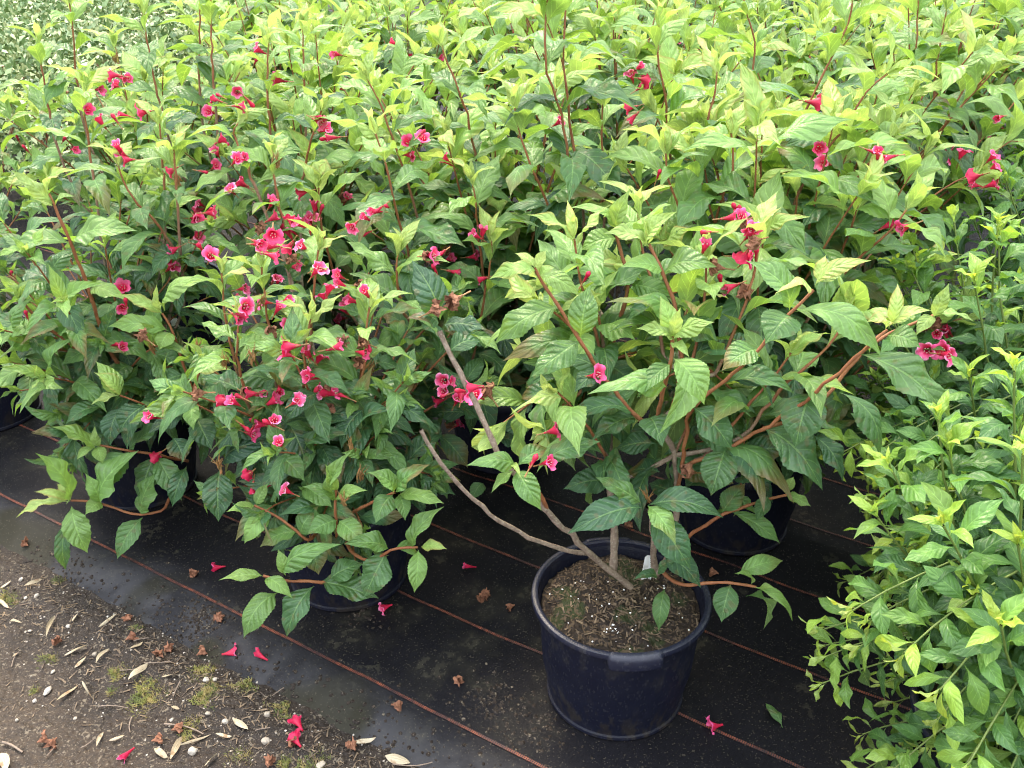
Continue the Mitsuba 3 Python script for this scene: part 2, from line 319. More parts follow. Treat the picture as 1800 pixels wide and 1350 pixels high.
def smooth_path(pts, n):
    from scipy.interpolate import PchipInterpolator
    pts = np.asarray(pts, float)
    c = np.concatenate([[0], np.cumsum(np.linalg.norm(np.diff(pts, axis=0), axis=1))])
    return PchipInterpolator(c, pts)(np.linspace(0, c[-1], n))
def tube(pts, r0, r1, bsdf, m0=1., m1=0., sides=7, knots=True):
    p = np.array(pts, float); n = len(p)
    if n > 5:
        L = np.linalg.norm(np.diff(p, axis=0), axis=1).sum(); k = meshkit.noise(p * 37 + 5, 1), meshkit.noise(p * 37, 2), meshkit.noise(p * 37, 3)
        p += (np.stack(k, 1) - .5) * min(.010, L * .02) * np.sin(np.linspace(0, np.pi, n))[:, None]
    t = np.gradient(p, axis=0); t /= np.linalg.norm(t, axis=1, keepdims=True) + 1e-12
    ref = np.array([1., .2, .1]) if abs(t[:, 0]).mean() < .8 else np.array([0, .2, 1.])
    a = np.cross(t, ref); a /= np.linalg.norm(a, axis=1, keepdims=True); b = np.cross(t, a)
    f = np.linspace(0, 1, n); r = r0 + (r1 - r0) * f
    if knots: r = r * (1 + .10 * np.sin(np.arange(n) * 2.4))
    th = np.arange(sides) * 2 * np.pi / sides
    v = p[:, None] + r[:, None, None] * (np.cos(th)[None, :, None] * a[:, None] + np.sin(th)[None, :, None] * b[:, None])
    uv = np.stack([np.repeat((th / 6.2832)[None], n, 0), np.repeat((m0 + (m1 - m0) * f)[:, None], sides, 1)], -1)
    v, uv, fc = v.reshape(-1, 3), uv.reshape(-1, 2), grid_faces(n, sides, True)
    v = np.vstack([v, p[:1], p[-1:]]); uv = np.vstack([uv, uv[:1], uv[-1:]])
    j = np.arange(sides); j2 = (j + 1) % sides
    fc = np.vstack([fc[:, ::-1], np.stack([j, j2, j * 0 + len(v) - 2], 1)[:, ::-1], np.stack([(n - 1) * sides + j, (n - 1) * sides + j2, j * 0 + len(v) - 1], 1)])
    return mikit.ply((v, fc[:, ::-1]), bsdf, smooth=True, uv=uv)

# flowers ------------------------------------------------------------
def flower_dict(variant, rows=9, cols=30):
    rng = np.random.default_rng(900 + variant)
    t = np.linspace(0, 1, rows); th = np.arange(cols) * 2 * np.pi / cols
    openness = (1.05, .8, .95, .55, 1.1, .7, 1.0, .85)[variant]
    r = interp(t, [0, .15, .4, .6, .75, .9, 1], np.array([.0018, .0022, .0045, .0075, .0105, .0145, .0165])) * (1 + (openness - 1) * t)
    z = interp(t, [0, .15, .4, .6, .75, .9, 1], [0, .005, .013, .0195, .0235, .0255, .0245])
    lobe = np.abs(np.cos(th * 2.5)) ** .7
    tt = np.clip((t - .62) / .38, 0, 1)[:, None]
    R = r[:, None] * (1 - tt * .27 * (1 - lobe)[None]) * (1 + tt * rng.normal(0, .03, cols)[None])
    Z = z[:, None] - tt ** 2 * .007 * (1 - lobe)[None] * 0 + tt * .0022 * np.sin(th * 5 + rng.uniform(0, 6))[None] + tt * rng.normal(0, .0008, (rows, cols)) + (1 - openness) * .006 * t[:, None] ** 2
    v = np.stack([R * np.cos(th), R * np.sin(th) , Z], -1)
    v[..., 0] += (t ** 2)[:, None] * .004
    uv = np.stack([np.repeat((th / 6.2832)[None], rows, 0), np.repeat(t[:, None], cols, 1) + 2 * (variant * 3 % 10)], -1)
    return mikit.ply((v.reshape(-1, 3), grid_faces(rows, cols, True)), None, smooth=True, uv=uv.reshape(-1, 2))
FLOWER = [flower_dict(i) for i in range(8)]
def anthers():
    ms = []
    for i in range(5):
        a = i * 1.257
        s = trimesh.creation.icosphere(1, .0009); s.apply_scale([1, 1, 2.2]); s.apply_translation([.004 * math.cos(a) + .002, .004 * math.sin(a), .021]); ms.append(s)
    return mikit.ply(trimesh.util.concatenate(ms), None, smooth=True)
ANTHER = anthers()
def bud_dict():
    t = np.linspace(0, 1, 9); th = np.arange(8) * np.pi / 4
    r = interp(t, [0, .2, .5, .75, .92, 1], [.0014, .0018, .0026, .0042, .003, .0004]); z = t * .024
    v = np.stack([r[:, None] * np.cos(th), r[:, None] * np.sin(th), np.repeat(z[:, None], 8, 1)], -1)
    uv = np.stack([np.repeat((th / 6.28)[None], 9, 0), np.repeat(t[:, None] * .5, 8, 1)], -1)
    return mikit.ply((v.reshape(-1, 3), grid_faces(9, 8, True)), None, smooth=True, uv=uv.reshape(-1, 2))
BUD = bud_dict()
def withered_dict(seed):
    rng = np.random.default_rng(seed)
    rows, cols = 8, 14
    t = np.linspace(0, 1, rows); th = np.arange(cols) * 2 * np.pi / cols
    r = interp(t, [0, .3, .6, .8, 1], [.0016, .003, .0075, .0105, .009])
    R = r[:, None] * (1 + t[:, None] * rng.normal(0, .38, (rows, cols))); Z = (t * .021)[:, None] + t[:, None] * rng.normal(0, .003, (rows, cols))
    v = np.stack([R * np.cos(th), R * np.sin(th), Z], -1)
    v[..., 0] += (t ** 2)[:, None] * .006
    return mikit.ply((v.reshape(-1, 3), grid_faces(rows, cols, True)), None, smooth=False)
WITHERED = [withered_dict(i) for i in range(4)]
def calyx_dict():
    ms = []
    for i in range(5):
        a = i * 1.2566; c, s = math.cos(a), math.sin(a)
        v = [[c * .0012, s * .0012, -.001], [c * .0026 - s * .0009, s * .0026 + c * .0009, .004], [c * .0026 + s * .0009, s * .0026 - c * .0009, .004], [c * .0048, s * .0048, .0105]]
        ms.append(trimesh.Trimesh(v, [[0, 2, 1], [1, 2, 3]], process=False))
    st = trimesh.creation.cylinder(.0011, .014, sections=6); st.apply_translation([0, 0, -.007]); ms.append(st)
    return mikit.ply(trimesh.util.concatenate(ms), None)
CALYX = calyx_dict()
def spikes_dict(seed):
    rng = np.random.default_rng(seed); ms = []
    for i in range(11):
        d = unit(rng.normal(0, .38, 3) + [0, 0, 1]); b = rng.normal(0, .003, 3) * [1, 1, 2]; l = rng.uniform(.014, .030); w = rng.uniform(.0012, .0022)
        c = trimesh.creation.cone(w, l, sections=5); c.apply_transform(trimesh.geometry.align_vectors([0, 0, 1], d)); c.apply_translation(b); ms.append(c)
        c = trimesh.creation.cone(w * .9, .010, sections=5); c.apply_transform(trimesh.geometry.align_vectors([0, 0, 1], -d)); c.apply_translation(b); ms.append(c)
    return mikit.ply(trimesh.util.concatenate(ms), None)
SPIKES = [spikes_dict(i) for i in range(3)]
def frame(o, axis, scale, roll):
    z = unit(axis); x = unit(np.cross([.3, .9, .2], z)); y = np.cross(z, x)
    c, s = math.cos(roll), math.sin(roll)
    return mat4((x * c + y * s) * scale, (y * c - x * s) * scale, z * scale, o)
def add_flower(plant, pos, kind, axis, sc=1.08):
    r = plant.rng; axis = unit(axis); m = frame(np.asarray(pos) - axis * .018 * sc, axis, sc * r.uniform(.88, 1.12), r.uniform(0, 6.28))
    if kind == 0:
        plant.extra.append(('flower', shape(FLOWER[r.randrange(8)], m, 'm_flower')))
        plant.extra.append(('>anthers', shape(ANTHER, m, 'm_anther')))
    elif kind == 1: plant.extra.append(('bud', shape(BUD, m, 'm_flower')))
    elif kind == 3: plant.extra.append(('spent_flower_stalks', shape(SPIKES[r.randrange(3)], m, 'm_calyx'))); return
    else: plant.extra.append(('withered_flower', shape(WITHERED[r.randrange(4)], m, 'm_withered')))
    plant.extra.append(('>calyx', shape(CALYX, m, 'm_calyx')))

# ------------------------------------------------------------------ the setting: soil, woven weed mat and its orange lines
def height_mat(a, b):
    e = np.clip((1.04 - b) / .16, 0, 1); e = e * e * (3 - 2 * e)
    z = (.007 + .012 * np.clip((b - 1.06) * 5, 0, 1)) * (meshkit.fbm(np.stack([a * 3, b * 5, a * 0], -1), 3, 3) - .5) - .034 * e
    return z + .004 * (meshkit.fbm(np.stack([a * 14, b * 14, a * 0 + 3], -1), 2, 5) - .5) * np.clip((1.5 - b) * 2, .3, 1)
def bed_grid(av, bv, zf):
    A, B = np.meshgrid(av, bv, indexing='ij')
    Z = zf(A, B)
    v = np.stack([A * U[0] + B * V[0], A * U[1] + B * V[1], Z], -1).reshape(-1, 3)
    return v, grid_faces(len(av), len(bv))
def up(v, f):
    n = np.cross(v[f[0, 1]] - v[f[0, 0]], v[f[0, 2]] - v[f[0, 0]])
    return (v, f if n[2] > 0 else f[:, ::-1])
av = np.concatenate([np.arange(-14, -3.2, .25), np.arange(-3.2, 1.4, .015), np.arange(1.4, 6, .25)])
bv = np.concatenate([np.arange(.82, 2.0, .012), np.arange(2.0, 4, .06), np.arange(4, 14, .4)])
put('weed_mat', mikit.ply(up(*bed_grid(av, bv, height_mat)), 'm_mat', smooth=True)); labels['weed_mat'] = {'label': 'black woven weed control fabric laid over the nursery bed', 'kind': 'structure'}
for k in range(12):
    b0 = 1.062 + .249 * k
    aa = np.arange(-7 if k > 3 else -3.4, 2.2, .02)
    put('orange_line', mikit.ply(up(*bed_grid(aa, np.linspace(b0 - .0034, b0 + .0034, 3) , lambda A, B: height_mat(A, B) + .0022)), 'm_line', smooth=True), 'weed_mat')
def height_soil(a, b):
    p = np.stack([a * 22, b * 22, a * 0], -1)
    lump = .016 * (meshkit.fbm(p, 4, 21) - .5) + .016 * (meshkit.fbm(np.stack([a * 6, b * 6, a * 0], -1), 2, 8) - .5)
    ridge = .010 * np.exp(-((b - .88) / .05) ** 2)
    return -.022 + lump * np.clip((1.05 - b) * 4, 0, 1) * np.clip((b - .2) * 2.0, .35, 1) + ridge - .03 * np.clip((b - .99) / .1, 0, 1)
av = np.arange(-2.4, .5, .008); bv = np.arange(.1, 1.06, .008)
put('bare_soil', mikit.ply(up(*bed_grid(av, bv, height_soil)), 'm_soil', smooth=True)); labels['bare_soil'] = {'label': 'bare dark soil path along the edge of the fabric', 'kind': 'structure'}
g = trimesh.Trimesh([[-150, -60, -.062], [150, -60, -.062], [150, 180, -.062], [-150, 180, -.062]], [[0, 1, 2], [0, 2, 3]])
put('ground', mikit.ply(g, 'm_soil')); labels['ground'] = {'label': 'flat dark earth of the nursery yard', 'kind': 'structure'}

# ------------------------------------------------------------------ pots
def lathe(prof, sides=72, wob=0.0):
    prof = np.asarray(prof, float); th = np.arange(sides) * 2 * np.pi / sides
    v = np.stack([prof[:, :1] * np.cos(th), prof[:, :1] * np.sin(th), np.repeat(prof[:, 1:], sides, 1)], -1).reshape(-1, 3)
    return v, grid_faces(len(prof), sides, True)
RT, RB, PH = .168, .136, .252
POT_BODY = mikit.ply(lathe([(0, .004), (RB - .02, .004), (RB - .012, 0), (RB - .003, .001), (RB + .001, .006), (RB + .0008, .012), (RB - .003, .014), (RB - .002, .02), (RB + .012, .10), (RT - .012, PH - .022), (RT - .006, PH - .019), (RT - .006, PH - .016),
                         (RT - .010, PH - .012), (RT - .014, PH - .02), (RT - .018, PH - .06), (RT - .022, PH - .10)]), None, smooth=30)
POT_RIM = mikit.ply(lathe([(RT - .0095, PH - .0145), (RT - .002, PH - .0145), (RT + .0025, PH - .012), (RT + .0035, PH - .007), (RT + .002, PH - .002), (RT - .002, PH), (RT - .007, PH - .0005), (RT - .0095, PH - .003), (RT - .0095, PH - .0145)]), None, smooth=40)
def handle_mesh(a0, w=.30):
    n = 25; a = np.linspace(-w, w, n); prof = np.array([(RT - .004, PH - .030), (RT + .0085, PH - .030), (RT + .0110, PH - .025), (RT + .0105, PH - .008), (RT + .006, PH - .001), (RT + .001, PH + .0022), (RT - .005, PH + .0022), (RT - .006, PH - .003)])
    sq = np.clip((w - np.abs(a)) / .035, 0, 1) ** .6
    v = []
    for i in range(n):
        for (r, z) in prof:
            rr = (RT - .001) + (r - RT + .001) * (.25 + .75 * sq[i]); zz = (PH - .007) + (z - PH + .007) * (.35 + .65 * sq[i])
            v.append((rr * math.cos(a0 + a[i]), rr * math.sin(a0 + a[i]), zz))
    return mikit.ply((np.array(v), grid_faces(n, len(prof))[:, ::-1]), None, smooth=35)
HANDLE = [handle_mesh(-math.pi / 2 + .06), handle_mesh(math.pi / 2 + .06)]
def soil_disc(seed, n=44, R=RT - .0165, z0=PH - .032):
    rr = np.linspace(0, 1, n); th = np.arange(90) * 2 * np.pi / 90
    X, Y = (rr[:, None] * np.cos(th)) * R, (rr[:, None] * np.sin(th)) * R
    Z = z0 + .022 * (meshkit.fbm(np.stack([X * 55, Y * 55, X * 0 + seed], -1), 4, seed) - .5) + .012 * (1 - rr[:, None] ** 2)
    return mikit.ply(up(np.stack([X, Y, Z], -1).reshape(-1, 3), grid_faces(n, 90, True)), None, smooth=True), (X, Y, Z)
SOIL = [soil_disc(3), soil_disc(7, 24)]
def pot(x, y, label, s=1.0, rot=0.0, rich=False, group=None):
    k = thing('plant_pot', label, 'plant pot', group)
    M = T().translate([x, y, 0.001]).rotate([0, 0, 1], rot).scale(s)
    for name, d, b in (('body', POT_BODY, 'm_pot'), ('rim', POT_RIM, 'm_rim'), ('rim__handle', HANDLE[0], 'm_rim'), ('rim__handle', HANDLE[1], 'm_rim'), ('potting_soil', SOIL[0 if rich else 1][0], 'm_compost')):
        put(name, {**d, 'to_world': M, 'bsdf': {'type': 'ref', 'id': b}}, k)
    return k

# ------------------------------------------------------------------ traced data in millimetres (see the comments of each table)
STEMS = [(0,6.5,4.2,1,0.9,[[228,1420,253],[145,1370,370],[59,1330,500],[-19,1320,615],[-55,1330,696],[-100,1350,789],[-115,1360,822]]),
(0,4.6,3.4,1,1,[[141,1390,358],[103,1370,379],[20,1340,440],[-85,1310,557],[-146,1300,676]]),
(0,8,6,1,0.9,[[195,1440,275],[195,1450,355],[183,1470,458],[176,1500,575],[173,1550,667],[168,1600,736]]),
(0,7,5,1,0.9,[[275,1440,264],[263,1420,377],[229,1300,527]]),
(0,7,5,1,0.8,[[275,1440,264],[305,1430,356],[300,1420,467],[288,1420,552],[244,1400,628]]),
(0,4,2.5,0.5,0.15,[[244,1400,628],[223,1390,640],[150,1380,732],[110,1370,799],[76,1370,854],[44,1380,902],[35,1380,921]]),
(0,4,3,0.5,0.15,[[245,1380,643],[243,1340,722],[247,1310,798],[245,1310,837]]),
(0,4,2.5,0.5,0.15,[[300,1420,467],[296,1380,612],[295,1370,662],[341,1350,732],[391,1330,813],[428,1330,866],[460,1340,900]]),
(0,4,2.5,0.5,0.15,[[299,1420,479],[301,1400,535],[371,1380,589],[419,1360,641],[455,1340,690],[510,1300,784],[532,1300,813],[572,1310,847]]),
(0,4,2.5,0.45,0.1,[[422,1370,635],[513,1400,662],[618,1450,761],[675,1460,788],[710,1460,804]]),
(0,4,2.5,0.5,0.1,[[316,1440,308],[329,1420,371],[382,1400,437],[450,1400,468],[494,1400,481]]),
(0,4,2.5,0.5,0.1,[[283,1400,306],[311,1350,318],[399,1330,338],[437,1320,337]]),
(0,4.5,3,0.5,0.15,[[173,1550,667],[194,1550,759],[205,1560,820],[184,1580,898],[178,1580,918]]),
(0,4.5,3,0.5,0.15,[[260,1420,587],[290,1450,707],[279,1460,799],[252,1480,873],[228,1500,916]]),
(0,4,2.5,0.5,0.1,[[59,1330,500],[33,1300,573],[5,1290,607]]),
(2,4.5,2.5,0.5,0.1,[[-969,2050,154],[-830,1900,134],[-833,1860,121],[-881,1840,117],[-964,1830,157],[-1036,1830,167]]),
(2,4,2.5,0.5,0.1,[[-805,1980,181],[-844,1900,249],[-900,1880,274],[-962,1870,296]]),
(1,4.5,2.5,0.5,0.1,[[-360,1600,212],[-352,1480,220],[-384,1450,242],[-442,1440,253],[-482,1440,264]]),
(1,4,2.5,0.5,0.1,[[-388,1600,299],[-404,1500,303],[-424,1500,328],[-464,1500,365],[-498,1500,387]]),
(1,4,2.5,0.5,0.1,[[-357,1600,256],[-278,1470,277],[-229,1450,319],[-180,1450,325]]),
(1,3.5,2.5,0.5,0.1,[[-360,1600,212],[-343,1500,344],[-336,1480,412],[-329,1480,451]]),
(1,3.5,2.5,0.5,0.1,[[-319,1550,335],[-263,1500,398],[-220,1480,432]]),
(2,5,3,0.5,0.1,[[-927,2000,425],[-935,1970,499],[-928,1920,688],[-945,1900,848],[-954,1900,884]]),
(2,5,3,0.5,0.1,[[-922,2000,348],[-972,1960,460],[-1003,1940,521],[-1041,1930,566],[-1077,1920,635]]),
(2,4,2.5,0.5,0.1,[[-742,1950,344],[-747,1930,446],[-762,1920,573],[-775,1920,607]]),
(1,4,2.5,0.5,0.1,[[-656,1700,431],[-650,1680,504],[-619,1660,593]]),
(2,3,2,0.6,0.1,[[-827,1950,321],[-830,1850,416],[-862,1820,454]]),
(3,3.5,2.5,0.5,0.1,[[-1180,2400,327],[-1167,2200,397],[-1203,2100,366],[-1253,2080,384]])]
LEAVES = [(0,433,1330,868,563,1290,810,61,20),(0,532,1300,811,675,1250,717,63,20),(0,491,1360,711,458,1300,641,71,26),(0,536,1360,711,602,1310,615,49,24),(0,419,1360,644,515,1300,559,77,30),(0,506,1360,629,554,1320,564,44,30),
(0,364,1370,595,336,1320,534,61,30),(0,387,1340,799,327,1310,777,49,22),(0,341,1350,729,453,1330,725,37,28),(0,298,1360,684,364,1330,620,60,30),(0,250,1310,798,294,1260,744,54,18),(0,424,1330,870,353,1350,944,55,20),
(0,427,1330,861,383,1290,833,63,24),(0,461,1340,904,532,1320,955,27,6),(0,457,1340,899,387,1290,914,32,5),(0,465,1340,913,477,1360,949,21,3),(0,461,1340,909,514,1380,912,23,4),(0,574,1310,849,623,1290,888,27,6),
(0,569,1310,847,522,1270,878,26,5),(0,576,1310,856,582,1330,915,23,4),(0,573,1310,854,630,1350,852,21,6),(0,711,1460,802,724,1460,863,24,7),(0,711,1460,802,765,1430,807,29,9),(0,710,1460,803,674,1430,781,25,9),
(0,636,1450,772,682,1420,763,47,20),(0,76,1380,853,-28,1350,803,49,20),(0,109,1370,799,31,1330,756,50,20),(0,110,1370,807,123,1400,883,48,22),(0,149,1370,743,101,1340,722,41,26),(0,150,1380,737,74,1410,751,38,26),
(0,205,1560,815,78,1530,849,50,20),(0,210,1560,820,278,1530,811,46,20),(0,275,1460,801,152,1420,845,44,20),(0,279,1460,799,345,1430,771,49,20),(0,244,1310,746,114,1260,762,43,22),(0,247,1310,788,192,1270,750,31,24),
(0,232,1380,651,245,1310,637,52,28),(0,209,1390,650,81,1360,651,42,28),(0,214,1400,639,133,1350,624,43,28),(0,247,1310,828,186,1290,858,26,8),(0,248,1310,828,298,1270,878,28,7),(0,246,1310,832,225,1330,895,32,12),
(0,247,1310,835,250,1290,893,20,4),(0,246,1310,823,264,1260,825,18,6),(0,40,1380,914,-35,1360,910,30,10),(0,43,1380,907,105,1350,886,31,10),(0,35,1380,917,53,1390,946,19,3),(0,37,1380,919,4,1400,937,17,4),
(0,44,1380,902,67,1400,914,20,8),(0,181,1580,913,97,1560,960,33,8),(0,183,1580,916,201,1560,995,31,7),(0,178,1580,924,156,1560,975,19,3),(0,184,1580,898,120,1580,877,48,16),(0,185,1580,898,248,1580,913,44,16),
(0,230,1500,906,149,1480,942,37,9),(0,228,1500,911,267,1480,979,35,8),(0,226,1500,916,214,1490,963,18,3),(0,252,1480,875,178,1460,891,46,17),(0,255,1480,873,334,1450,895,49,17),(0,6,1290,615,-72,1260,634,34,20),
(0,8,1290,606,47,1240,561,39,20),(0,9,1290,613,58,1320,629,32,24),(0,54,1300,621,143,1300,654,39,26),(0,2,1290,604,-33,1260,582,18,16),(0,0,1290,613,14,1250,617,11,8),(0,-113,1360,841,-155,1380,933,54,39),
(0,-108,1360,832,-39,1330,838,36,36),(0,-115,1360,834,-162,1330,857,32,36),(0,-100,1350,789,-51,1380,794,40,34),(0,214,1280,538,90,1240,515,55,30),(0,213,1290,541,134,1280,599,35,22),(0,225,1290,535,348,1270,525,48,30),
(0,224,1280,541,264,1220,509,38,17),(0,232,1300,508,297,1240,441,56,30),(0,277,1380,361,341,1330,326,50,30),(0,272,1390,301,223,1370,312,21,28),(0,283,1370,291,270,1320,234,32,26),(0,272,1370,324,297,1350,373,22,28),
(0,393,1330,335,374,1290,282,45,24),(0,403,1330,357,487,1350,372,36,22),(0,429,1320,337,501,1290,284,21,18),(0,423,1330,307,476,1360,201,24,26),(0,426,1320,342,387,1300,384,16,12),(0,443,1320,332,463,1300,351,13,8),
(0,396,1400,443,484,1370,395,33,24),(0,381,1400,443,421,1420,492,40,26),(0,489,1400,481,531,1380,470,23,12),(0,490,1400,486,506,1420,506,18,8),(0,459,1400,478,435,1370,446,27,20),(0,251,1420,576,184,1440,551,44,32),
(0,289,1420,552,342,1390,512,55,34),(0,265,1420,516,208,1450,496,49,34),(0,304,1440,453,253,1460,465,55,34),(0,313,1440,466,414,1470,458,59,34),(0,183,1470,458,95,1450,459,51,32),(0,187,1470,445,248,1500,463,56,36),
(0,177,1500,551,83,1470,533,54,34),(0,176,1500,575,240,1470,520,55,34),(0,169,1550,667,105,1520,612,55,32),(0,174,1550,667,234,1520,624,55,32),(0,319,1420,599,405,1390,571,60,32),(0,381,1410,558,442,1390,512,58,34),
(0,398,1400,565,479,1380,589,51,30),(2,-1050,1830,157,-1071,1800,318,58,14),(2,-965,1830,157,-860,1850,293,91,19),(2,-968,1830,163,-986,1830,243,38,16),(2,-883,1840,117,-833,1860,227,61,22),(2,-1038,1830,150,-1001,1780,52,61,18),
(2,-1058,1830,109,-1075,1800,-15,38,26),(2,-882,1840,110,-940,1790,26,54,22),(2,-1043,1830,163,-1164,1810,132,30,5),(2,-1040,1830,167,-1098,1800,212,28,4),(2,-1036,1830,167,-1070,1850,201,25,5),(2,-964,1830,159,-989,1790,155,38,12),
(2,-970,1870,283,-1048,1850,356,45,12),(2,-960,1870,291,-958,1870,348,22,6),(2,-963,1870,291,-946,1840,263,32,12),(2,-966,1870,289,-1003,1840,274,22,9),(2,-898,1880,274,-800,1880,346,50,24),(2,-899,1880,269,-953,1840,200,73,24),
(2,-845,1900,245,-784,1850,153,58,26),(2,-849,1900,245,-885,1850,153,64,28),(1,-483,1440,263,-562,1420,269,27,10),(1,-441,1450,256,-322,1430,348,44,19),(1,-479,1440,256,-419,1400,242,31,13),(1,-459,1440,222,-518,1380,161,59,20),
(1,-388,1450,230,-438,1390,154,55,25),(1,-379,1460,233,-261,1440,207,57,25),(1,-440,1440,267,-452,1460,313,25,12),(1,-358,1460,239,-292,1480,262,48,26),(1,-466,1500,366,-518,1470,318,44,18),(1,-419,1500,322,-490,1470,309,40,22),
(1,-414,1500,317,-379,1520,371,44,22),(1,-497,1500,385,-543,1470,393,23,11),(1,-494,1500,387,-472,1520,424,25,13),(1,-404,1500,300,-379,1460,250,53,26),(1,-239,1460,312,-317,1430,348,41,19),(1,-190,1450,322,-128,1470,406,37,18),
(1,-180,1450,319,-186,1400,256,37,17),(1,-174,1450,325,-123,1430,336,25,10),(1,-242,1460,306,-286,1420,227,62,26),(1,-229,1450,319,-185,1480,269,35,18),(1,-335,1480,410,-391,1460,457,30,18),(1,-332,1480,410,-269,1460,449,30,17),
(1,-336,1480,425,-291,1480,529,28,14),(1,-333,1480,436,-342,1460,508,22,10),(1,-339,1490,358,-389,1450,355,46,22),(1,-335,1490,358,-283,1450,334,46,22),(1,-217,1480,430,-150,1460,507,40,20),(1,-226,1480,428,-267,1460,490,45,21),
(1,-215,1480,425,-126,1440,434,30,12),(1,-226,1480,425,-254,1430,396,45,23),(1,-215,1480,425,-200,1440,395,30,22),(2,-941,1920,766,-1066,1890,749,64,16),(2,-934,1920,771,-782,1890,807,68,16),(2,-948,1900,860,-1009,1880,939,29,5),
(2,-952,1900,878,-872,1880,939,26,4),(2,-956,1900,890,-947,1890,950,15,2),(2,-945,1900,857,-907,1910,875,27,10),(2,-952,1900,857,-974,1880,878,31,8),(2,-936,1950,615,-992,1920,566,48,24),(2,-933,1940,653,-841,1910,639,43,14),
(2,-933,1970,507,-827,1930,475,67,25),(2,-935,1970,497,-1029,1930,475,62,25),(2,-1043,1930,561,-1143,1910,551,58,18),(2,-1025,1930,550,-894,1900,540,55,20),(2,-1076,1920,637,-1092,1900,683,31,10),(2,-1074,1920,635,-1016,1900,696,28,12),
(2,-1015,1960,504,-1018,1910,598,49,24),(2,-775,1920,605,-854,1900,661,28,6),(2,-768,1920,612,-641,1900,696,54,10),(2,-775,1920,614,-766,1900,683,19,3),(2,-768,1920,563,-887,1890,588,45,15),(2,-764,1920,559,-780,1880,536,48,12),
(2,-748,1930,453,-664,1900,418,62,25),(2,-754,1930,446,-816,1890,423,62,26),(2,-862,1820,454,-897,1800,521,40,9),(2,-865,1820,453,-920,1800,441,26,7),(2,-862,1820,455,-902,1830,533,45,12),(2,-819,1840,418,-876,1810,365,60,32),
(1,-619,1660,593,-549,1640,609,32,9),(1,-621,1660,593,-634,1640,671,28,8),(1,-618,1660,599,-568,1670,650,42,14),(1,-618,1660,602,-592,1640,646,15,3),(1,-649,1680,513,-639,1630,479,35,16),(1,-651,1680,513,-696,1660,535,26,13),
(1,-643,1680,513,-591,1660,535,26,13),(1,-664,1700,489,-776,1650,481,35,19),(3,-1202,2100,366,-1200,2040,297,56,24),(3,-1210,2100,366,-1263,2080,400,59,22),(3,-1194,2100,374,-1157,2130,406,53,30),(3,-1239,2080,384,-1176,2060,433,32,16),
(3,-1160,2200,397,-1185,2170,482,55,30),(3,-1168,2200,392,-1098,2170,354,61,30),(1,-667,1680,487,-735,1640,465,50,40),(1,-647,1680,477,-609,1630,432,53,32),(2,-779,1860,320,-745,1810,287,54,37),(1,-597,1620,390,-595,1560,304,61,31),
(1,-584,1620,401,-467,1600,472,52,38),(1,-564,1620,499,-475,1590,483,45,37),(1,-438,1600,511,-399,1550,436,55,36),(2,-761,1860,242,-792,1810,163,43,30),(2,-897,1900,380,-923,1850,306,52,35),(2,-864,1900,380,-886,1850,296,44,30),
(2,-809,1880,399,-871,1850,358,39,19),(2,-943,1900,379,-1024,1870,351,47,30),(1,-455,1550,466,-397,1510,436,48,21),(1,-413,1550,397,-350,1510,376,44,20),(1,-383,1600,478,-315,1560,541,47,34),(1,-373,1600,465,-336,1550,404,53,36),
(1,-292,1600,491,-227,1560,565,49,32),(1,-288,1600,543,-329,1550,483,48,34),(1,-368,1580,591,-430,1540,546,43,36),(5,-173,1900,307,-104,1870,233,60,36),(5,-98,1900,362,-217,1880,372,42,32),(5,48,1900,327,-32,1880,327,52,30),
(5,136,1900,391,81,1860,354,42,22),(5,151,1900,407,66,1880,431,76,39),(5,-32,1900,296,28,1880,280,45,34),(5,-88,1900,516,-152,1880,584,53,30),(5,-85,1900,536,-27,1880,573,43,30),(5,-197,1900,568,-273,1870,517,54,34),
(5,-275,1900,388,-242,1870,314,69,32),(5,-295,1900,283,-312,1870,217,55,32),(5,46,1900,403,0,1870,367,49,36),(5,-68,1880,181,-94,1840,160,38,28)]
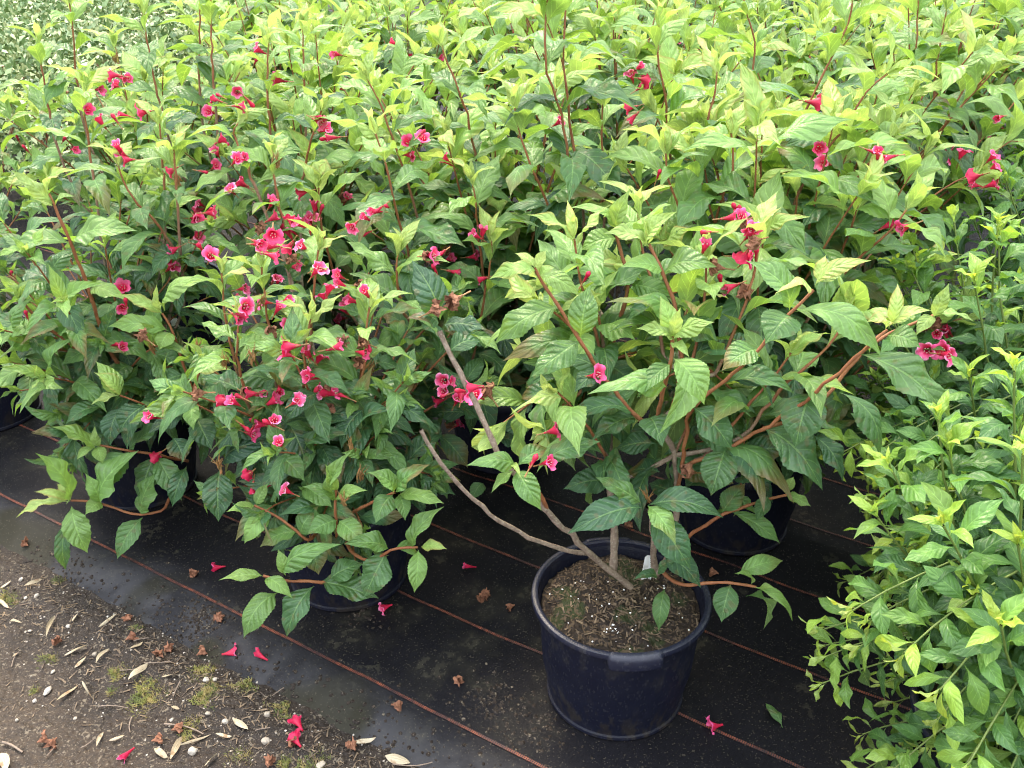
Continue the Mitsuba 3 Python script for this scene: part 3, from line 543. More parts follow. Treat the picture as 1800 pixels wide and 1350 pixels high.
SHOOTS = [(0,112,[[221,1600,938],[228,1580,887],[252,1550,803],[267,1500,715]]),
(0,115,[[412,1500,921],[411,1500,875],[390,1480,790],[353,1450,707]]),
(0,115,[[325,1500,891],[330,1500,839],[318,1470,752],[296,1440,668]]),
(0,112,[[105,1520,919],[113,1520,868],[140,1520,772],[166,1520,682]]),
(0,115,[[550,1420,822],[538,1420,786],[475,1400,722],[419,1400,634]]),
(0,100,[[75,1360,711],[95,1370,684],[137,1400,611],[181,1440,503]]),
(0,110,[[460,1400,764],[445,1400,732],[397,1400,656],[341,1410,558]]),
(5,115,[[-284,1980,987],[-267,1980,922],[-247,2020,770],[-234,2080,639]]),
(5,120,[[6,2000,1035],[20,2000,968],[75,2020,835],[127,2060,707]]),
(5,130,[[73,2000,1265],[66,2000,1143],[102,2020,1019],[124,2040,912],[159,2060,836]]),
(5,125,[[113,2030,1273],[105,2030,1149],[120,2040,1027],[153,2070,846]]),
(4,115,[[317,2150,1183],[315,2150,1143],[343,2160,1015],[372,2180,855]]),
(4,115,[[302,1850,979],[308,1850,939],[346,1870,849],[384,1900,709]]),
(4,115,[[426,1850,1018],[436,1850,945],[425,1860,890],[422,1900,761]]),
(4,120,[[705,2100,1245],[706,2100,1206],[681,2100,1125],[644,2100,1018],[606,2100,838]]),
(4,115,[[767,2000,1104],[734,2000,1073],[696,2000,992],[644,2000,913],[602,2000,777]]),
(4,115,[[762,1900,1000],[744,1900,974],[706,1920,902],[652,1950,768]]),
(6,115,[[1175,2500,1024],[1164,2500,989],[1131,2500,888],[1108,2500,787]]),
(4,115,[[746,1720,916],[725,1720,875],[687,1750,807],[616,1800,647]]),
(4,110,[[705,1850,910],[695,1850,855],[692,1860,800],[667,1900,657]]),
(4,115,[[430,2050,1106],[429,2050,1057],[419,2050,1013],[410,2060,862]]),
(6,110,[[567,2500,1206],[581,2500,1167],[614,2500,1068],[610,2500,888]]),
(6,110,[[1040,2600,1196],[1045,2600,1159],[1064,2600,1043],[1082,2600,835]]),
(6,110,[[1119,2600,1169],[1120,2600,1128],[1121,2600,1053],[1146,2600,865]]),
(5,105,[[-157,2200,1136],[-150,2200,1106],[-128,2200,1057],[-102,2220,960],[-83,2250,808]]),
(5,110,[[-327,2200,1057],[-302,2200,1007],[-282,2200,942],[-257,2220,844],[-226,2250,693]]),
(7,105,[[-1136,2600,1176],[-1141,2600,1121],[-1152,2600,1029],[-1164,2600,911]]),
(7,105,[[-1190,2500,1093],[-1194,2500,1052],[-1201,2500,975],[-1205,2500,858]]),
(2,110,[[-988,2250,1022],[-997,2250,984],[-1007,2250,904],[-1013,2250,808]]),
(7,105,[[-953,2600,1155],[-954,2600,1086],[-951,2600,1000],[-947,2600,896]]),
(7,105,[[-799,2600,1203],[-806,2600,1142],[-824,2600,1043],[-837,2600,941]]),
(7,110,[[-742,2500,1193],[-750,2500,1140],[-759,2500,1059],[-769,2500,946]]),
(2,100,[[-810,2200,962],[-814,2200,925],[-820,2200,863],[-832,2200,767]]),
(2,95,[[-753,2100,925],[-757,2100,877],[-761,2100,824]]),
(2,100,[[-864,2050,909],[-851,2050,846],[-825,2070,787],[-797,2100,702]]),
(7,105,[[-522,2500,1127],[-527,2500,1072],[-534,2500,989],[-540,2500,873]]),
(1,100,[[-563,2300,1122],[-573,2300,1065],[-580,2300,986],[-591,2320,887]]),
(1,100,[[-416,2100,1009],[-432,2100,972],[-460,2120,916],[-489,2150,823]]),
(1,90,[[-571,2000,1006],[-586,2000,983],[-574,2000,941],[-553,2000,867]]),
(1,95,[[-495,1950,953],[-499,1950,918],[-494,1950,857],[-492,1950,768]]),
(5,110,[[-86,2000,879],[-80,2000,841],[-74,2020,744],[-67,2060,618]]),
(5,110,[[-43,1950,768],[-47,1950,716],[-71,1970,578],[-94,2000,440]]),
(5,110,[[-228,1800,797],[-234,1800,760],[-234,1820,690],[-226,1860,620]]),
(1,95,[[-479,1700,799],[-481,1700,764],[-481,1700,692],[-489,1720,568]]),
(1,90,[[-512,1620,727],[-519,1620,692],[-530,1630,615],[-529,1660,509]]),
(1,95,[[-378,1620,727],[-387,1620,692],[-403,1630,615],[-414,1660,509]]),
(1,95,[[-265,1620,751],[-273,1620,716],[-286,1630,627],[-310,1660,509]]),
(1,95,[[-590,1800,748],[-594,1800,698],[-596,1800,621],[-587,1800,514]]),
(1,95,[[-378,1750,815],[-388,1750,768],[-401,1750,694],[-417,1750,593]]),
(4,110,[[584,1900,896],[589,1900,860],[593,1900,786],[595,1920,675]]),
(4,110,[[525,2000,989],[528,2000,953],[535,2000,867],[536,2000,751]]),
(5,110,[[198,2100,1027],[197,2100,984],[204,2100,890],[212,2100,771]]),
(5,110,[[-428,2050,852],[-431,2050,800],[-427,2070,699],[-410,2100,573]]),
(4,110,[[1075,2200,836],[1027,2200,808],[949,2200,724],[828,2150,612]]),
(4,110,[[910,1750,669],[866,1750,657],[806,1780,604],[733,1850,459]]),
(6,110,[[1307,2500,960],[1297,2500,939],[1243,2500,858],[1140,2500,705]]),
(6,110,[[1297,2400,868],[1281,2400,875],[1173,2400,780],[981,2350,613]])]
FLOWERS = [(8,-1236,3045,888,0,11,-58,81),(8,-1232,3015,893,0,-83,-47,30),(8,-1131,2666,948,0,92,-36,16),(8,-1112,2832,944,0,88,-29,38),(8,-1121,2818,950,0,94,-30,-14),(2,-922,2266,1056,0,-96,-18,20),(2,-993,2246,978,0,81,-58,5),(2,-930,2288,961,0,-88,-32,35),(2,-944,2272,959,1,-57,29,77),(2,-845,2197,983,0,-89,-42,-17),(2,-984,2287,943,0,-56,-2,83),(2,-853,2040,945,0,-22,-48,85),(2,-844,2051,914,0,-91,-40,8),(2,-848,2050,928,0,-21,-77,60),(2,-1174,2537,816,0,89,-42,20),(2,-1185,2513,850,1,59,-59,55),(8,-1521,2919,759,1,-10,-20,98),(3,-1464,2836,748,1,-44,-18,88),(7,-641,2507,1074,0,-82,-31,49),(7,-649,2501,1051,1,49,-57,66),(7,-730,2377,978,0,-95,11,30),(7,-726,2391,987,1,-80,55,23),(7,-726,2570,961,0,13,-92,36),(1,-558,1988,1042,0,100,5,-1),(1,-536,1986,1046,1,50,33,-80),(7,-806,2570,907,0,-37,-82,43),(7,-542,2268,1042,0,-89,-43,15),(2,-730,2331,859,0,-5,-59,80),(2,-719,2344,887,0,77,46,44),(2,-747,2364,816,0,80,-35,49),(2,-760,2318,813,1,97,6,-22),(1,-554,1941,944,0,75,-44,50),(1,-566,1933,944,0,71,-44,56),(2,-662,2278,794,0,-82,15,55),(2,-662,2272,800,0,-86,2,51),(1,-609,1999,865,0,-37,-47,80),(7,-449,2292,924,0,89,-27,37),(7,-455,2275,946,1,52,79,33),(1,-416,2072,990,0,85,-38,-36),(1,-413,2066,1003,1,75,-65,9),(1,-402,2114,947,0,-98,-22,-3),(1,-421,2115,944,1,-91,-41,11),(7,-851,2500,677,0,-64,-43,63),(7,-864,2507,704,2,43,-12,89),(7,-856,2502,656,0,-88,19,-44),(2,-698,2121,771,0,100,8,-2),(2,-695,2121,782,1,83,-20,52),(2,-736,2124,758,0,94,-32,11),(2,-734,2118,758,0,56,-78,-28),(2,-716,2133,750,1,68,-66,-32),(1,-463,2032,845,0,-95,-21,-21),(1,-441,2039,814,0,-2,3,100),(1,-421,2033,813,1,39,8,92),(1,-441,2056,805,0,22,27,94),(1,-458,2070,772,0,26,-20,94),(1,-461,2062,759,2,-2,19,98),(1,-475,2050,772,0,80,-3,60),(1,-443,1892,821,0,-71,-38,59),(1,-457,1894,829,1,23,-60,76),(1,-460,1889,809,1,-65,-13,75),(1,-505,1942,853,0,61,-20,77),(1,-508,1942,818,0,85,39,36),(2,-785,2076,697,0,-83,-45,-33),(2,-741,2125,714,0,78,-41,48),(2,-737,2122,691,1,92,-35,-16),(1,-609,1807,780,0,47,-58,67),(1,-627,1801,806,1,-5,-66,75),(2,-799,2080,653,0,74,-29,61),(2,-796,2062,677,0,63,-43,65),(2,-799,2079,672,0,50,-83,26),(1,-475,1926,789,0,-39,-6,92),(1,-466,1922,819,0,-6,67,74),(1,-492,1940,801,1,24,-38,89),(1,-458,1716,836,0,-99,10,10),(1,-468,1703,827,1,-87,-9,49),(1,-443,1662,837,0,98,-5,-21),(1,-418,1786,812,0,-61,-32,73),(1,-441,1779,811,0,-56,26,-78),(1,-441,1779,790,2,-80,-10,59),(1,-479,1703,844,0,86,-48,16),(1,-476,1694,850,0,79,-61,-8),(1,-453,1709,864,0,13,-95,-27),(1,-415,1865,825,1,7,-20,98),(7,-438,2433,710,0,46,-27,85),(7,-446,2426,711,2,40,-60,69),(7,-458,2432,695,1,94,-23,25),(1,-282,1887,850,0,-64,-72,28),(1,-255,1857,871,1,-17,-88,45),(1,-278,1876,854,1,-80,-26,-54),(1,-305,1881,839,0,-62,-55,56),(1,-309,1883,801,1,-80,-55,-22),(1,-328,1861,826,0,-43,-87,-25),(5,-158,2250,611,0,78,-38,50),(5,-143,2279,603,1,90,21,-37),(5,-167,2257,626,2,78,-49,39),(5,-97,2246,617,0,94,-30,15),(1,-156,1753,805,0,90,-37,25),(1,-141,1769,801,1,-47,-88,-8),(1,-161,1752,805,2,69,-64,33),(5,-69,1971,668,0,-98,-12,-18),(1,-154,1741,785,1,-34,-18,92),(1,-372,1734,726,0,-40,30,87),(1,-361,1728,744,0,23,37,90),(1,-342,1764,738,0,-73,-27,63),(1,-303,1776,739,2,-45,0,89),(1,-345,1750,762,0,-53,-64,55),(1,-271,1618,780,0,-30,-58,76),(1,-364,1924,630,0,-62,-35,70),(1,-378,1935,609,0,-65,-25,72),(1,-343,1875,654,0,-87,-35,34),(1,-547,2071,628,0,40,-13,91),(1,-557,2070,632,1,38,25,89),(1,-584,2054,658,1,-42,56,72),(1,-482,1684,735,0,-87,-36,34),(1,-441,1643,740,0,53,-17,83),(1,-431,1666,745,0,71,-18,68),(1,-425,1639,706,0,33,-61,72),(1,-585,1921,666,0,94,-19,30),(1,-601,1905,650,0,75,21,63),(2,-894,1996,588,0,56,-82,10),(2,-900,2034,617,0,29,-63,72),(2,-876,1916,526,0,87,-41,28),(2,-887,1912,534,1,88,-30,36),(2,-835,1886,652,1,11,-19,97),(1,-320,1552,699,0,98,7,17),(1,-321,1620,680,2,95,-25,-17),(1,-283,1610,685,2,-71,-40,58),(0,-113,1334,872,2,90,3,43),(1,-296,1650,617,2,45,-52,73),(0,-92,1348,879,2,-76,-63,-18),(1,-143,1740,510,0,-49,-60,63),(1,-146,1713,509,1,-94,-18,-30),(1,-141,1749,527,0,-24,-96,16),(0,-64,1327,739,0,-100,-8,-1),(1,-114,1732,493,0,39,-17,90),(1,-105,1735,497,0,12,97,20),(1,-160,1790,455,0,-93,-29,-24),(0,-63,1491,635,0,-57,-46,68),(0,-95,1490,644,1,-91,-32,26),(0,-46,1498,640,2,-58,40,71),(1,-129,1747,525,0,93,-18,31),(1,-144,1784,511,1,69,-17,70),(5,-147,2211,152,0,75,13,65),(5,-162,2204,162,2,36,-92,14),(0,73,1369,634,0,95,-1,30),(0,60,1283,626,0,75,-40,53),(0,37,1270,642,1,48,43,76),(1,-378,1567,632,0,-81,-40,42),(1,-377,1570,632,0,-65,-71,27),(1,-398,1541,598,0,35,-66,67),(1,-394,1512,610,0,76,-29,58),(1,-345,1598,582,0,88,-1,47),(1,-373,1583,595,1,53,31,79),(1,-331,1598,577,1,-91,7,42),(1,-455,1619,570,0,17,-66,73),(1,-441,1629,528,1,21,-66,72),(1,-445,1592,592,1,33,-94,5),(1,-462,1590,566,0,86,8,50),(1,-507,1607,574,0,-99,-10,-9),(1,-480,1618,570,0,-15,-74,66),(1,-502,1613,564,1,-92,-33,-22),(1,-493,1590,516,0,-87,-34,37),(1,-508,1603,516,1,-88,-1,47),(1,-441,1512,569,0,17,-41,90),(1,-453,1506,570,1,-85,-1,53),(1,-520,1540,594,0,-44,-49,75),(1,-554,1583,572,0,-95,17,-24),(1,-522,1577,586,1,-87,46,17),(1,-722,1638,506,0,-52,-63,58),(1,-420,1452,556,0,-17,-63,76),(1,-523,1568,412,0,-61,40,-69),(1,-519,1569,377,0,-20,-19,-96),(1,-481,1550,405,0,45,73,51),(2,-838,1887,257,0,-80,14,-59),(1,-433,1493,427,0,-76,-23,61),(1,-504,1576,499,0,92,-37,-14),(1,-509,1573,506,1,-26,-89,-36),(1,-510,1562,522,1,78,-57,-28),(1,-524,1625,567,2,60,-77,19),(1,-448,1590,712,2,74,-53,41),(1,-527,1911,807,2,-68,-27,69),(5,271,2217,1064,0,-27,-24,93),(4,293,2173,1049,0,83,19,52),(4,257,2111,1012,0,-94,15,-30),(4,263,2097,994,0,-71,1,-70),(5,283,2181,1087,0,55,-61,57),(5,294,2162,1063,0,85,46,-25),(5,105,2076,991,0,80,-25,55),(0,404,1611,925,0,21,-61,77),(0,385,1600,929,0,97,-20,15),(0,418,1608,909,2,84,-54,-6),(0,320,1487,918,0,19,-33,93),(0,318,1504,936,1,-53,80,-29),(0,390,1477,944,0,30,-55,78),(0,389,1455,937,2,-50,73,-47),(0,392,1493,945,0,11,-84,-54),(0,373,1503,838,0,-87,-47,-15),(0,398,1491,831,2,-58,-12,81),(0,340,1499,876,2,-99,16,7),(0,356,1512,852,1,-24,-19,95),(0,409,1500,906,1,-9,-20,98),(0,392,1500,894,0,97,-24,3),(0,402,1515,888,1,33,-58,74),(0,387,1487,898,0,-15,40,-90),(0,394,1627,942,1,-50,-17,85),(0,403,1625,940,1,-17,-19,97),(4,834,1688,665,0,-49,-87,9),(4,840,1719,675,2,4,-71,70),(4,886,1748,645,0,-67,-6,74),(4,884,1751,634,0,-51,26,82),(4,809,1589,677,0,-78,-37,50),(4,801,1560,682,0,57,-76,29),(4,783,1597,674,0,-66,-74,16),(6,1175,2314,949,0,-81,-58,2),(6,1077,2258,875,0,15,9,98),(6,1065,2294,875,0,-58,-19,79),(6,1083,2176,822,0,-98,16,15),(6,1082,2172,843,0,-48,74,-47),(6,1116,2161,827,0,71,-47,53),(6,1133,2170,846,1,17,56,81),(6,1131,2190,863,0,60,-36,72),(6,1126,2201,883,0,47,-30,83),(4,687,1765,1001,0,-15,-48,87),(4,678,1764,1003,1,64,-75,-15),(4,714,1785,989,0,-98,-20,-9),(4,634,1899,948,0,-78,-51,37),(4,609,1877,982,0,-25,-97,-4),(4,736,1699,878,0,-93,-17,-32),(4,766,1854,831,0,86,14,50),(5,-202,2161,932,0,35,-47,81),(5,-199,2146,954,1,59,68,42),(5,-244,2207,914,0,17,-92,35),(5,-232,2199,883,1,41,-67,62),(5,-158,2264,855,0,-81,11,58),(5,-238,2200,887,0,97,-24,7),(7,-487,2730,1030,0,-78,-55,28),(7,-329,2740,1059,0,-91,10,41),(1,-61,1949,788,0,20,2,98),(1,-65,1957,777,1,-17,-21,96),(1,-80,1939,781,0,-75,-31,59),(1,-127,1981,680,0,97,-22,-12),(1,-476,1958,700,0,94,-34,-1),(1,-371,1702,798,0,74,-40,53),(1,-370,1678,802,0,57,-20,79),(1,-593,1558,603,2,-95,-27,13),(2,-806,1866,577,2,-79,25,57),(1,-283,1621,656,0,91,-40,10),(1,-269,1607,668,1,25,-69,-68),(1,-361,1597,582,0,-91,-34,25),(1,-358,1597,547,2,50,-3,87),(1,-360,1604,594,2,-65,22,73),(7,-522,2643,271,0,-82,-55,14),(7,-529,2616,273,0,-20,-44,88),(1,-406,1514,708,0,-86,-11,50),(1,-395,1517,718,0,-98,3,-20),(1,-393,1626,653,0,-51,-6,86),(1,-375,1645,635,0,36,39,85),(1,-399,1633,652,0,-48,79,38),(1,-497,1618,751,0,80,-57,16),(1,-512,1615,731,0,72,-65,-24),(1,-500,1610,740,0,95,27,-17),(2,-783,2141,865,0,-89,-26,-38),(4,650,2082,1030,0,99,3,-16),(4,290,1831,950,1,24,-19,95),(0,122,1410,900,1,43,-18,89),(3,-1354,2396,516,1,36,-18,91),(2,-1055,1882,627,1,3,-20,98),(0,137,1343,751,0,74,-57,35),(0,306,1375,546,2,-84,-41,35),(0,231,1352,523,3,-19,-19,96),(2,-814,1915,535,3,-18,-19,96),(1,-539,1592,666,3,31,-19,93),(1,-453,1490,728,3,31,-19,93),(1,-465,1642,762,3,47,-17,87),(1,-578,1570,449,3,4,-20,98),(1,-310,1537,508,3,-16,-19,97),(1,-288,1533,449,3,20,-19,96),(1,-314,1449,448,3,2,-20,98),(2,-768,2127,863,3,2,-20,98),(1,-480,1927,959,3,15,-19,97),(8,-1218,3021,987,3,-6,-20,98),(3,-1353,2393,514,3,-56,-16,81),(1,-290,1753,565,3,19,-19,96),(1,-394,1621,631,3,13,-19,97),(1,-641,1749,619,3,42,-18,89)]

# shrubs: (x, y, height range of filler canes)
SPEC = [('hero', .21, 1.405, 'flowering shrub in the black pot at the front, big serrated leaves and few flowers'),
        ('cl', -.385, 1.765, 'low flowering shrub covered in pink flowers left of the front pot'),
        ('left', -1.0, 2.15, 'flowering shrub at the front left, trailing one shoot over the bare fabric'),
        ('le', -1.60, 2.53, 'flowering shrub cut off by the left edge, in the front row'),
        ('rb', .56, 1.965, 'tall flowering shrub right behind the front potted one, stems leaning right'),
        ('beh', -.02, 2.32, 'tallest flowering shrub in the middle, behind the pink flowered low one'),
        ('s1', .91, 2.53, 'flowering shrub in the third row at the right, stems leaning over the dark glossy shrub'),
        ('s2', -.60, 2.68, 'flowering shrub in the second row, behind the front left one, with a flower on top'),
        ('s3', -1.17, 3.04, 'flowering shrub in the second row near the left edge of the view')]
ZS = .235
plants, keys = [], []
for i, (n, x, y, lab) in enumerate(SPEC):
    plants.append(Plant((x, y, ZS), seed=100 + i)); keys.append(thing('flowering_shrub', lab, 'flowering shrub'))
mm = lambda p: np.array(p, float) / 1000.0
for pl, r0, r1, m0, m1, pts in STEMS:
    P = plants[pl]; pts = [mm(p) for p in pts]
    P.stem(smooth_path(pts, 4 * len(pts)), r0 / 1000, r1 / 1000, m0, m1)
for row in LEAVES:
    P = plants[row[0]]; B, Tp = mm(row[1:4]), mm(row[4:7])
    view = unit(CAM - B)
    P.leaf(B, Tp, row[7] / 1000, row[8] / 10, np.array([0, 0, .85]) + view * .55, keep=True)
plants[0].forks = [mm(q) for q in (STEMS[2][5][4], STEMS[2][5][5], STEMS[4][5][3], STEMS[4][5][4], STEMS[13][5][1])]
for pl, L, pts in SHOOTS:
    P = plants[pl]; pts = [mm(p) for p in pts]; r = P.rng
    low = pts[-1]; root = P.root + [r.gauss(0, .03), r.gauss(0, .03), 0]
    if P.forks: root = min(P.forks, key=lambda f: np.linalg.norm(f - low) + 3 * max(f[2] - low[2], 0))
    c = smooth_path(pts, 3 * len(pts))
    d = unit(c[-1] - c[-2]); gap = np.linalg.norm(root - c[-1])
    t = np.linspace(0, 1, 9)[1:, None]; m = c[-1] + d * gap * .45
    c2 = np.vstack([c, (1 - t) ** 2 * c[-1] + 2 * t * (1 - t) * m + t ** 2 * root])
    P.stem(c2[::-1], .0045, .0018, 1, .05)
    P.shoot(c2, L * .00128, 8)
def filler(P, n, zlo, zhi, spread, L, az=(0, 6.283), nodes=8, droop=0.0, **k):
    r = P.rng
    for i in range(n):
        a = r.uniform(*az); q = spread * math.sqrt(r.random())
        P.grow(P.root * [1, 1, 0] + np.array([q * math.cos(a), q * math.sin(a), r.uniform(zlo, zhi) - .12 * (q / spread)]), L * r.uniform(1.08, 1.36), nodes, droop=droop, **k)
def twigs(P, n, zlo, zhi, rad, L, az=(0, 6.283), nodes=4, start=2):
    """short side shoots that hang round the plant's lower half"""
    r = P.rng
    for i in range(n):
        a = r.uniform(*az); d = np.array([math.cos(a), math.sin(a), 0]); z = r.uniform(zlo, zhi); q = rad * r.uniform(.55, 1)
        tip = P.root * [1, 1, 0] + d * q + [0, 0, z]; b = P.root * [1, 1, 0] + d * .04 + [0, 0, max(z - .14, ZS)]
        if P.forks: b = min(P.forks, key=lambda f: np.linalg.norm(f - tip))
        t = np.linspace(0, 1, 8)[:, None]; c = (1 - t) ** 2 * b + 2 * t * (1 - t) * ((b + tip) / 2 + [0, 0, .05]) + t ** 2 * tip
        P.stem(c, .0028, .0014, .6, .1); P.shoot(c[::-1], L * r.uniform(1.05, 1.3), nodes, start=start)
hero, cl, left, le, rb, beh, s1, s2, s3 = plants
hero.zmin = .44
filler(hero, 15, .64, .92, .29, .115, az=(.35, 2.9), start=0)
twigs(hero, 14, .52, .68, .28, .11, az=(.2, 2.9), start=3)
filler(cl, 26, .54, .80, .34, .088, start=2); twigs(cl, 16, .30, .50, .30, .085, start=3); twigs(cl, 14, .20, .42, .29, .092, az=(3.3, 5.9), start=3)
filler(left, 25, .58, .88, .35, .095, az=(0, 6.28), start=1); twigs(left, 12, .34, .55, .28, .09, start=3); twigs(left, 14, .19, .42, .27, .095, az=(4.3, 6.2), start=3)
filler(le, 24, .60, .84, .34, .095, start=1); twigs(le, 8, .34, .55, .30, .09, start=3)
filler(rb, 25, .80, 1.14, .38, .136, az=(-1.6, 4.6)); twigs(rb, 10, .24, .46, .30, .10, az=(3.4, 6), start=3); twigs(rb, 16, .40, .66, .32, .10, start=3)
filler(beh, 25, .78, 1.14, .38, .136, az=(-1.0, 4.2)); twigs(beh, 16, .38, .62, .30, .10, start=3); twigs(beh, 14, .22, .48, .32, .095, az=(3.5, 5.9), start=3)
filler(s1, 28, .86, 1.20, .42, .138); twigs(s1, 10, .45, .7, .34, .10, start=3)
filler(s2, 28, .80, 1.12, .40, .132); twigs(s2, 10, .45, .66, .3, .10, start=3)
filler(s3, 28, .74, 1.04, .42, .128); twigs(s3, 10, .45, .66, .3, .10, start=3)
for pl, x, y, z, kind, ax, ay, az in FLOWERS:
    add_flower(plants[pl], mm((x, y, z)), kind, (ax / 100, ay / 100, az / 100))
for P, k in zip(plants, keys): P.finish(k)

# glossy green shrubs of another kind in the column to the right
GS = [('bushy glossy green shrub at the right edge of the view, lime tips, in front', .86, 1.10, .90, .33, 62),
      ('glossy green shrub behind the front right one, with upright lime shoots', 1.10, 1.62, .94, .42, 60),
      ('dark glossy shrub in the right background, below the leaning red stems', 1.50, 2.17, 1.0, .46, 54),
      ('glossy shrub at the right edge behind the dark one, half hidden by leaning stems', 1.86, 2.74, .95, .42, 40)]
for i, (lab, x, y, h, sp, n) in enumerate(GS):
    P = Plant((x, y, ZS), 'lance', 'm_glossy_leaf', 'm_green_stem', 300 + i)
    r = P.rng
    for j in range(n):
        a = r.uniform(0, 6.283); q = sp * math.sqrt(r.random())
        P.grow((x + q * math.cos(a), y + q * math.sin(a), h * r.uniform(.78, 1.08) - .25 * q / sp * h), .077 * r.uniform(.85, 1.15), 17, gap=.42, ratio=.35, droop=-.36, lean=1.0, r0=.0032,
               ages=(.4, 1.0, 1.7, 2.3, 2.7, 3.0, 3.2, 3.4, 3.6) if i < 2 else (1.2, 2, 2.5, 2.8, 3.1, 3.3, 3.5, 3.6, 3.8))
    for j in range(92):
        a = r.uniform(2.2, 5.4) if i < 2 else r.uniform(0, 6.28); d = np.array([math.cos(a), math.sin(a), 0]); z = r.uniform(.10, .55); q = (sp + .06) * r.uniform(.40, 1.0) * (.74 + .6 * z)
        tip = np.array([x, y, z]) + d * q; b = np.array([x, y, z + .08]) + d * .05
        t = np.linspace(0, 1, 8)[:, None]; c = (1 - t) ** 2 * b + 2 * t * (1 - t) * ((b + tip) / 2 + [0, 0, .08]) + t ** 2 * tip
        P.stem(c, .0022, .0012, .6, .1); P.shoot(c[::-1], .066 * r.uniform(.85, 1.1), 14, gap=.42, ratio=.37, start=0, droop=-.1)
    k = thing('green_shrub', lab, 'shrub'); P.finish(k)

# pots that show
POTS = [('black plastic pot at the front with bare soil and a moulded handle on its rim', .208, 1.405, True),
        ('black pot under the pink flowered low shrub, mostly hidden by leaves', -.385, 1.765, False),
        ('black pot of the front left shrub, its rim and side showing behind the trailing shoot', -1.0, 2.15, False),
        ('black pot cut off by the left edge of the view', -1.60, 2.53, False),
        ('black pot in deep shade right behind the front pot', .56, 1.965, False),
        ('black pot in the shade between the low pink shrub and the front pot', -.02, 2.32, False),
        ('black pot at the bottom right corner under the glossy shrub', .83, 1.10, False),
        ('black pot under the second glossy shrub on the right', 1.15, 1.62, False),
        ('black pot in the second row behind the front left shrub', -.60, 2.68, False),
        ('black pot under the dark glossy shrub in the right background', 1.50, 2.17, False),
        ('black pot in the second row near the left edge', -1.17, 3.04, False)]
for lab, x, y, rich in POTS: pot(x, y, lab, 1.0, 0 if rich else rnd.uniform(0, 360), rich)

# rows behind: five kinds of shrub, each standing at several places
for v in range(5):
    P = Plant((0, 0, ZS), seed=500 + v); r = P.rng
    filler(P, 17, .90, 1.20, .42, .135, nodes=7)
    twigs(P, 3, .5, .72, .3, .10, nodes=3)
    for j in range(5):
        a = r.uniform(0, 6.28); q = r.uniform(.1, .34)
        add_flower(P, (q * math.cos(a), q * math.sin(a), r.uniform(.6, .86)), 0, (math.cos(a), math.sin(a), .4))
    P.finish(f'shrub_form_{v}', group=True)
spots = []
ORD = ['first', 'second', 'third', 'fourth', 'fifth', 'sixth', 'seventh', 'eighth', 'ninth', 'tenth', 'eleventh', 'twelfth', 'thirteenth', 'fourteenth', 'fifteenth', 'sixteenth', 'seventeenth', 'eighteenth', 'nineteenth', 'twentieth']
def far_label(row, col):
    place = 'rightmost' if col == -1 else f'{ORD[col + 1]} from the right'
    return f'leafy flowering shrub, {ORD[row]} row from the front, {place}'
for row in range(0, 10):
    for col in range(0, 11):
        x = .21 + row * .353 - col * .585; y = 1.405 + row * .56 + col * .37
        if row == 2 and col == 0: continue
        if abs(x) > .58 * y + .5: continue
        if row < 2 and col < 4: continue
        if x / y < -.31 and y > 3.3: continue
        if y > (5.0 if x < -1.9 else 6.6): continue
        spots.append((row, col, x, y))
for row in (3, 4, 5): spots.append((row, -1, .21 + row * .353 + .585, 1.405 + row * .56 - .37))
for i, (row, col, x, y) in enumerate(spots):
    k = thing('flowering_shrub', far_label(row, col), 'flowering shrub', 'flowering shrubs in the far rows')
    scene[k] = {'type': 'instance', 'g': {'type': 'ref', 'id': f'shrub_form_{(i * 3 + row) % 5}'},
                'to_world': T().translate([x + rnd.gauss(0, .04), y + rnd.gauss(0, .04), 0]).rotate([0, 0, 1], rnd.uniform(0, 360)).scale(rnd.uniform(.93, 1.08))}

# pale variegated shrubs and black troughs far behind on the left
def pale_form(seed):
    rng = np.random.default_rng(seed); n = 1700
    th, ph = rng.uniform(0, 6.28, n), np.arccos(rng.uniform(-.2, 1, n)); q = rng.uniform(.5, 1, n) ** .5
    c = np.stack([.30 * q * np.sin(ph) * np.cos(th), .30 * q * np.sin(ph) * np.sin(th), .28 + .46 * q * np.cos(ph)], -1)
    c += .05 * rng.normal(0, 1, c.shape)
    d = rng.normal(0, 1, (n, 3)) + [0, 0, .2]; d /= np.linalg.norm(d, axis=1, keepdims=True)
    nn = np.cross(d, rng.normal(0, 1, (n, 3))); nn /= np.linalg.norm(nn, axis=1, keepdims=True)
    l = rng.uniform(.028, .055, n)[:, None]; w = l * .24
    v = np.stack([c, c + d * l * .5 + nn * w, c + d * l, c + d * l * .5 - nn * w], 1).reshape(-1, 3)
    f = (np.array([[0, 1, 2], [0, 2, 3]])[None] + 4 * np.arange(n)[:, None, None]).reshape(-1, 3)
    return (v, f)
PALE = [mikit.ply(pale_form(60 + i), None) for i in range(3)]
PALE_STEM = trimesh.util.concatenate([trimesh.creation.cylinder(.006, segment=[[0, 0, .1], [.2 * math.cos(a), .2 * math.sin(a), .5]], sections=5) for a in np.arange(0, 6.2, .9)])
PALE_STEM = mikit.ply(PALE_STEM, None)
i = 0
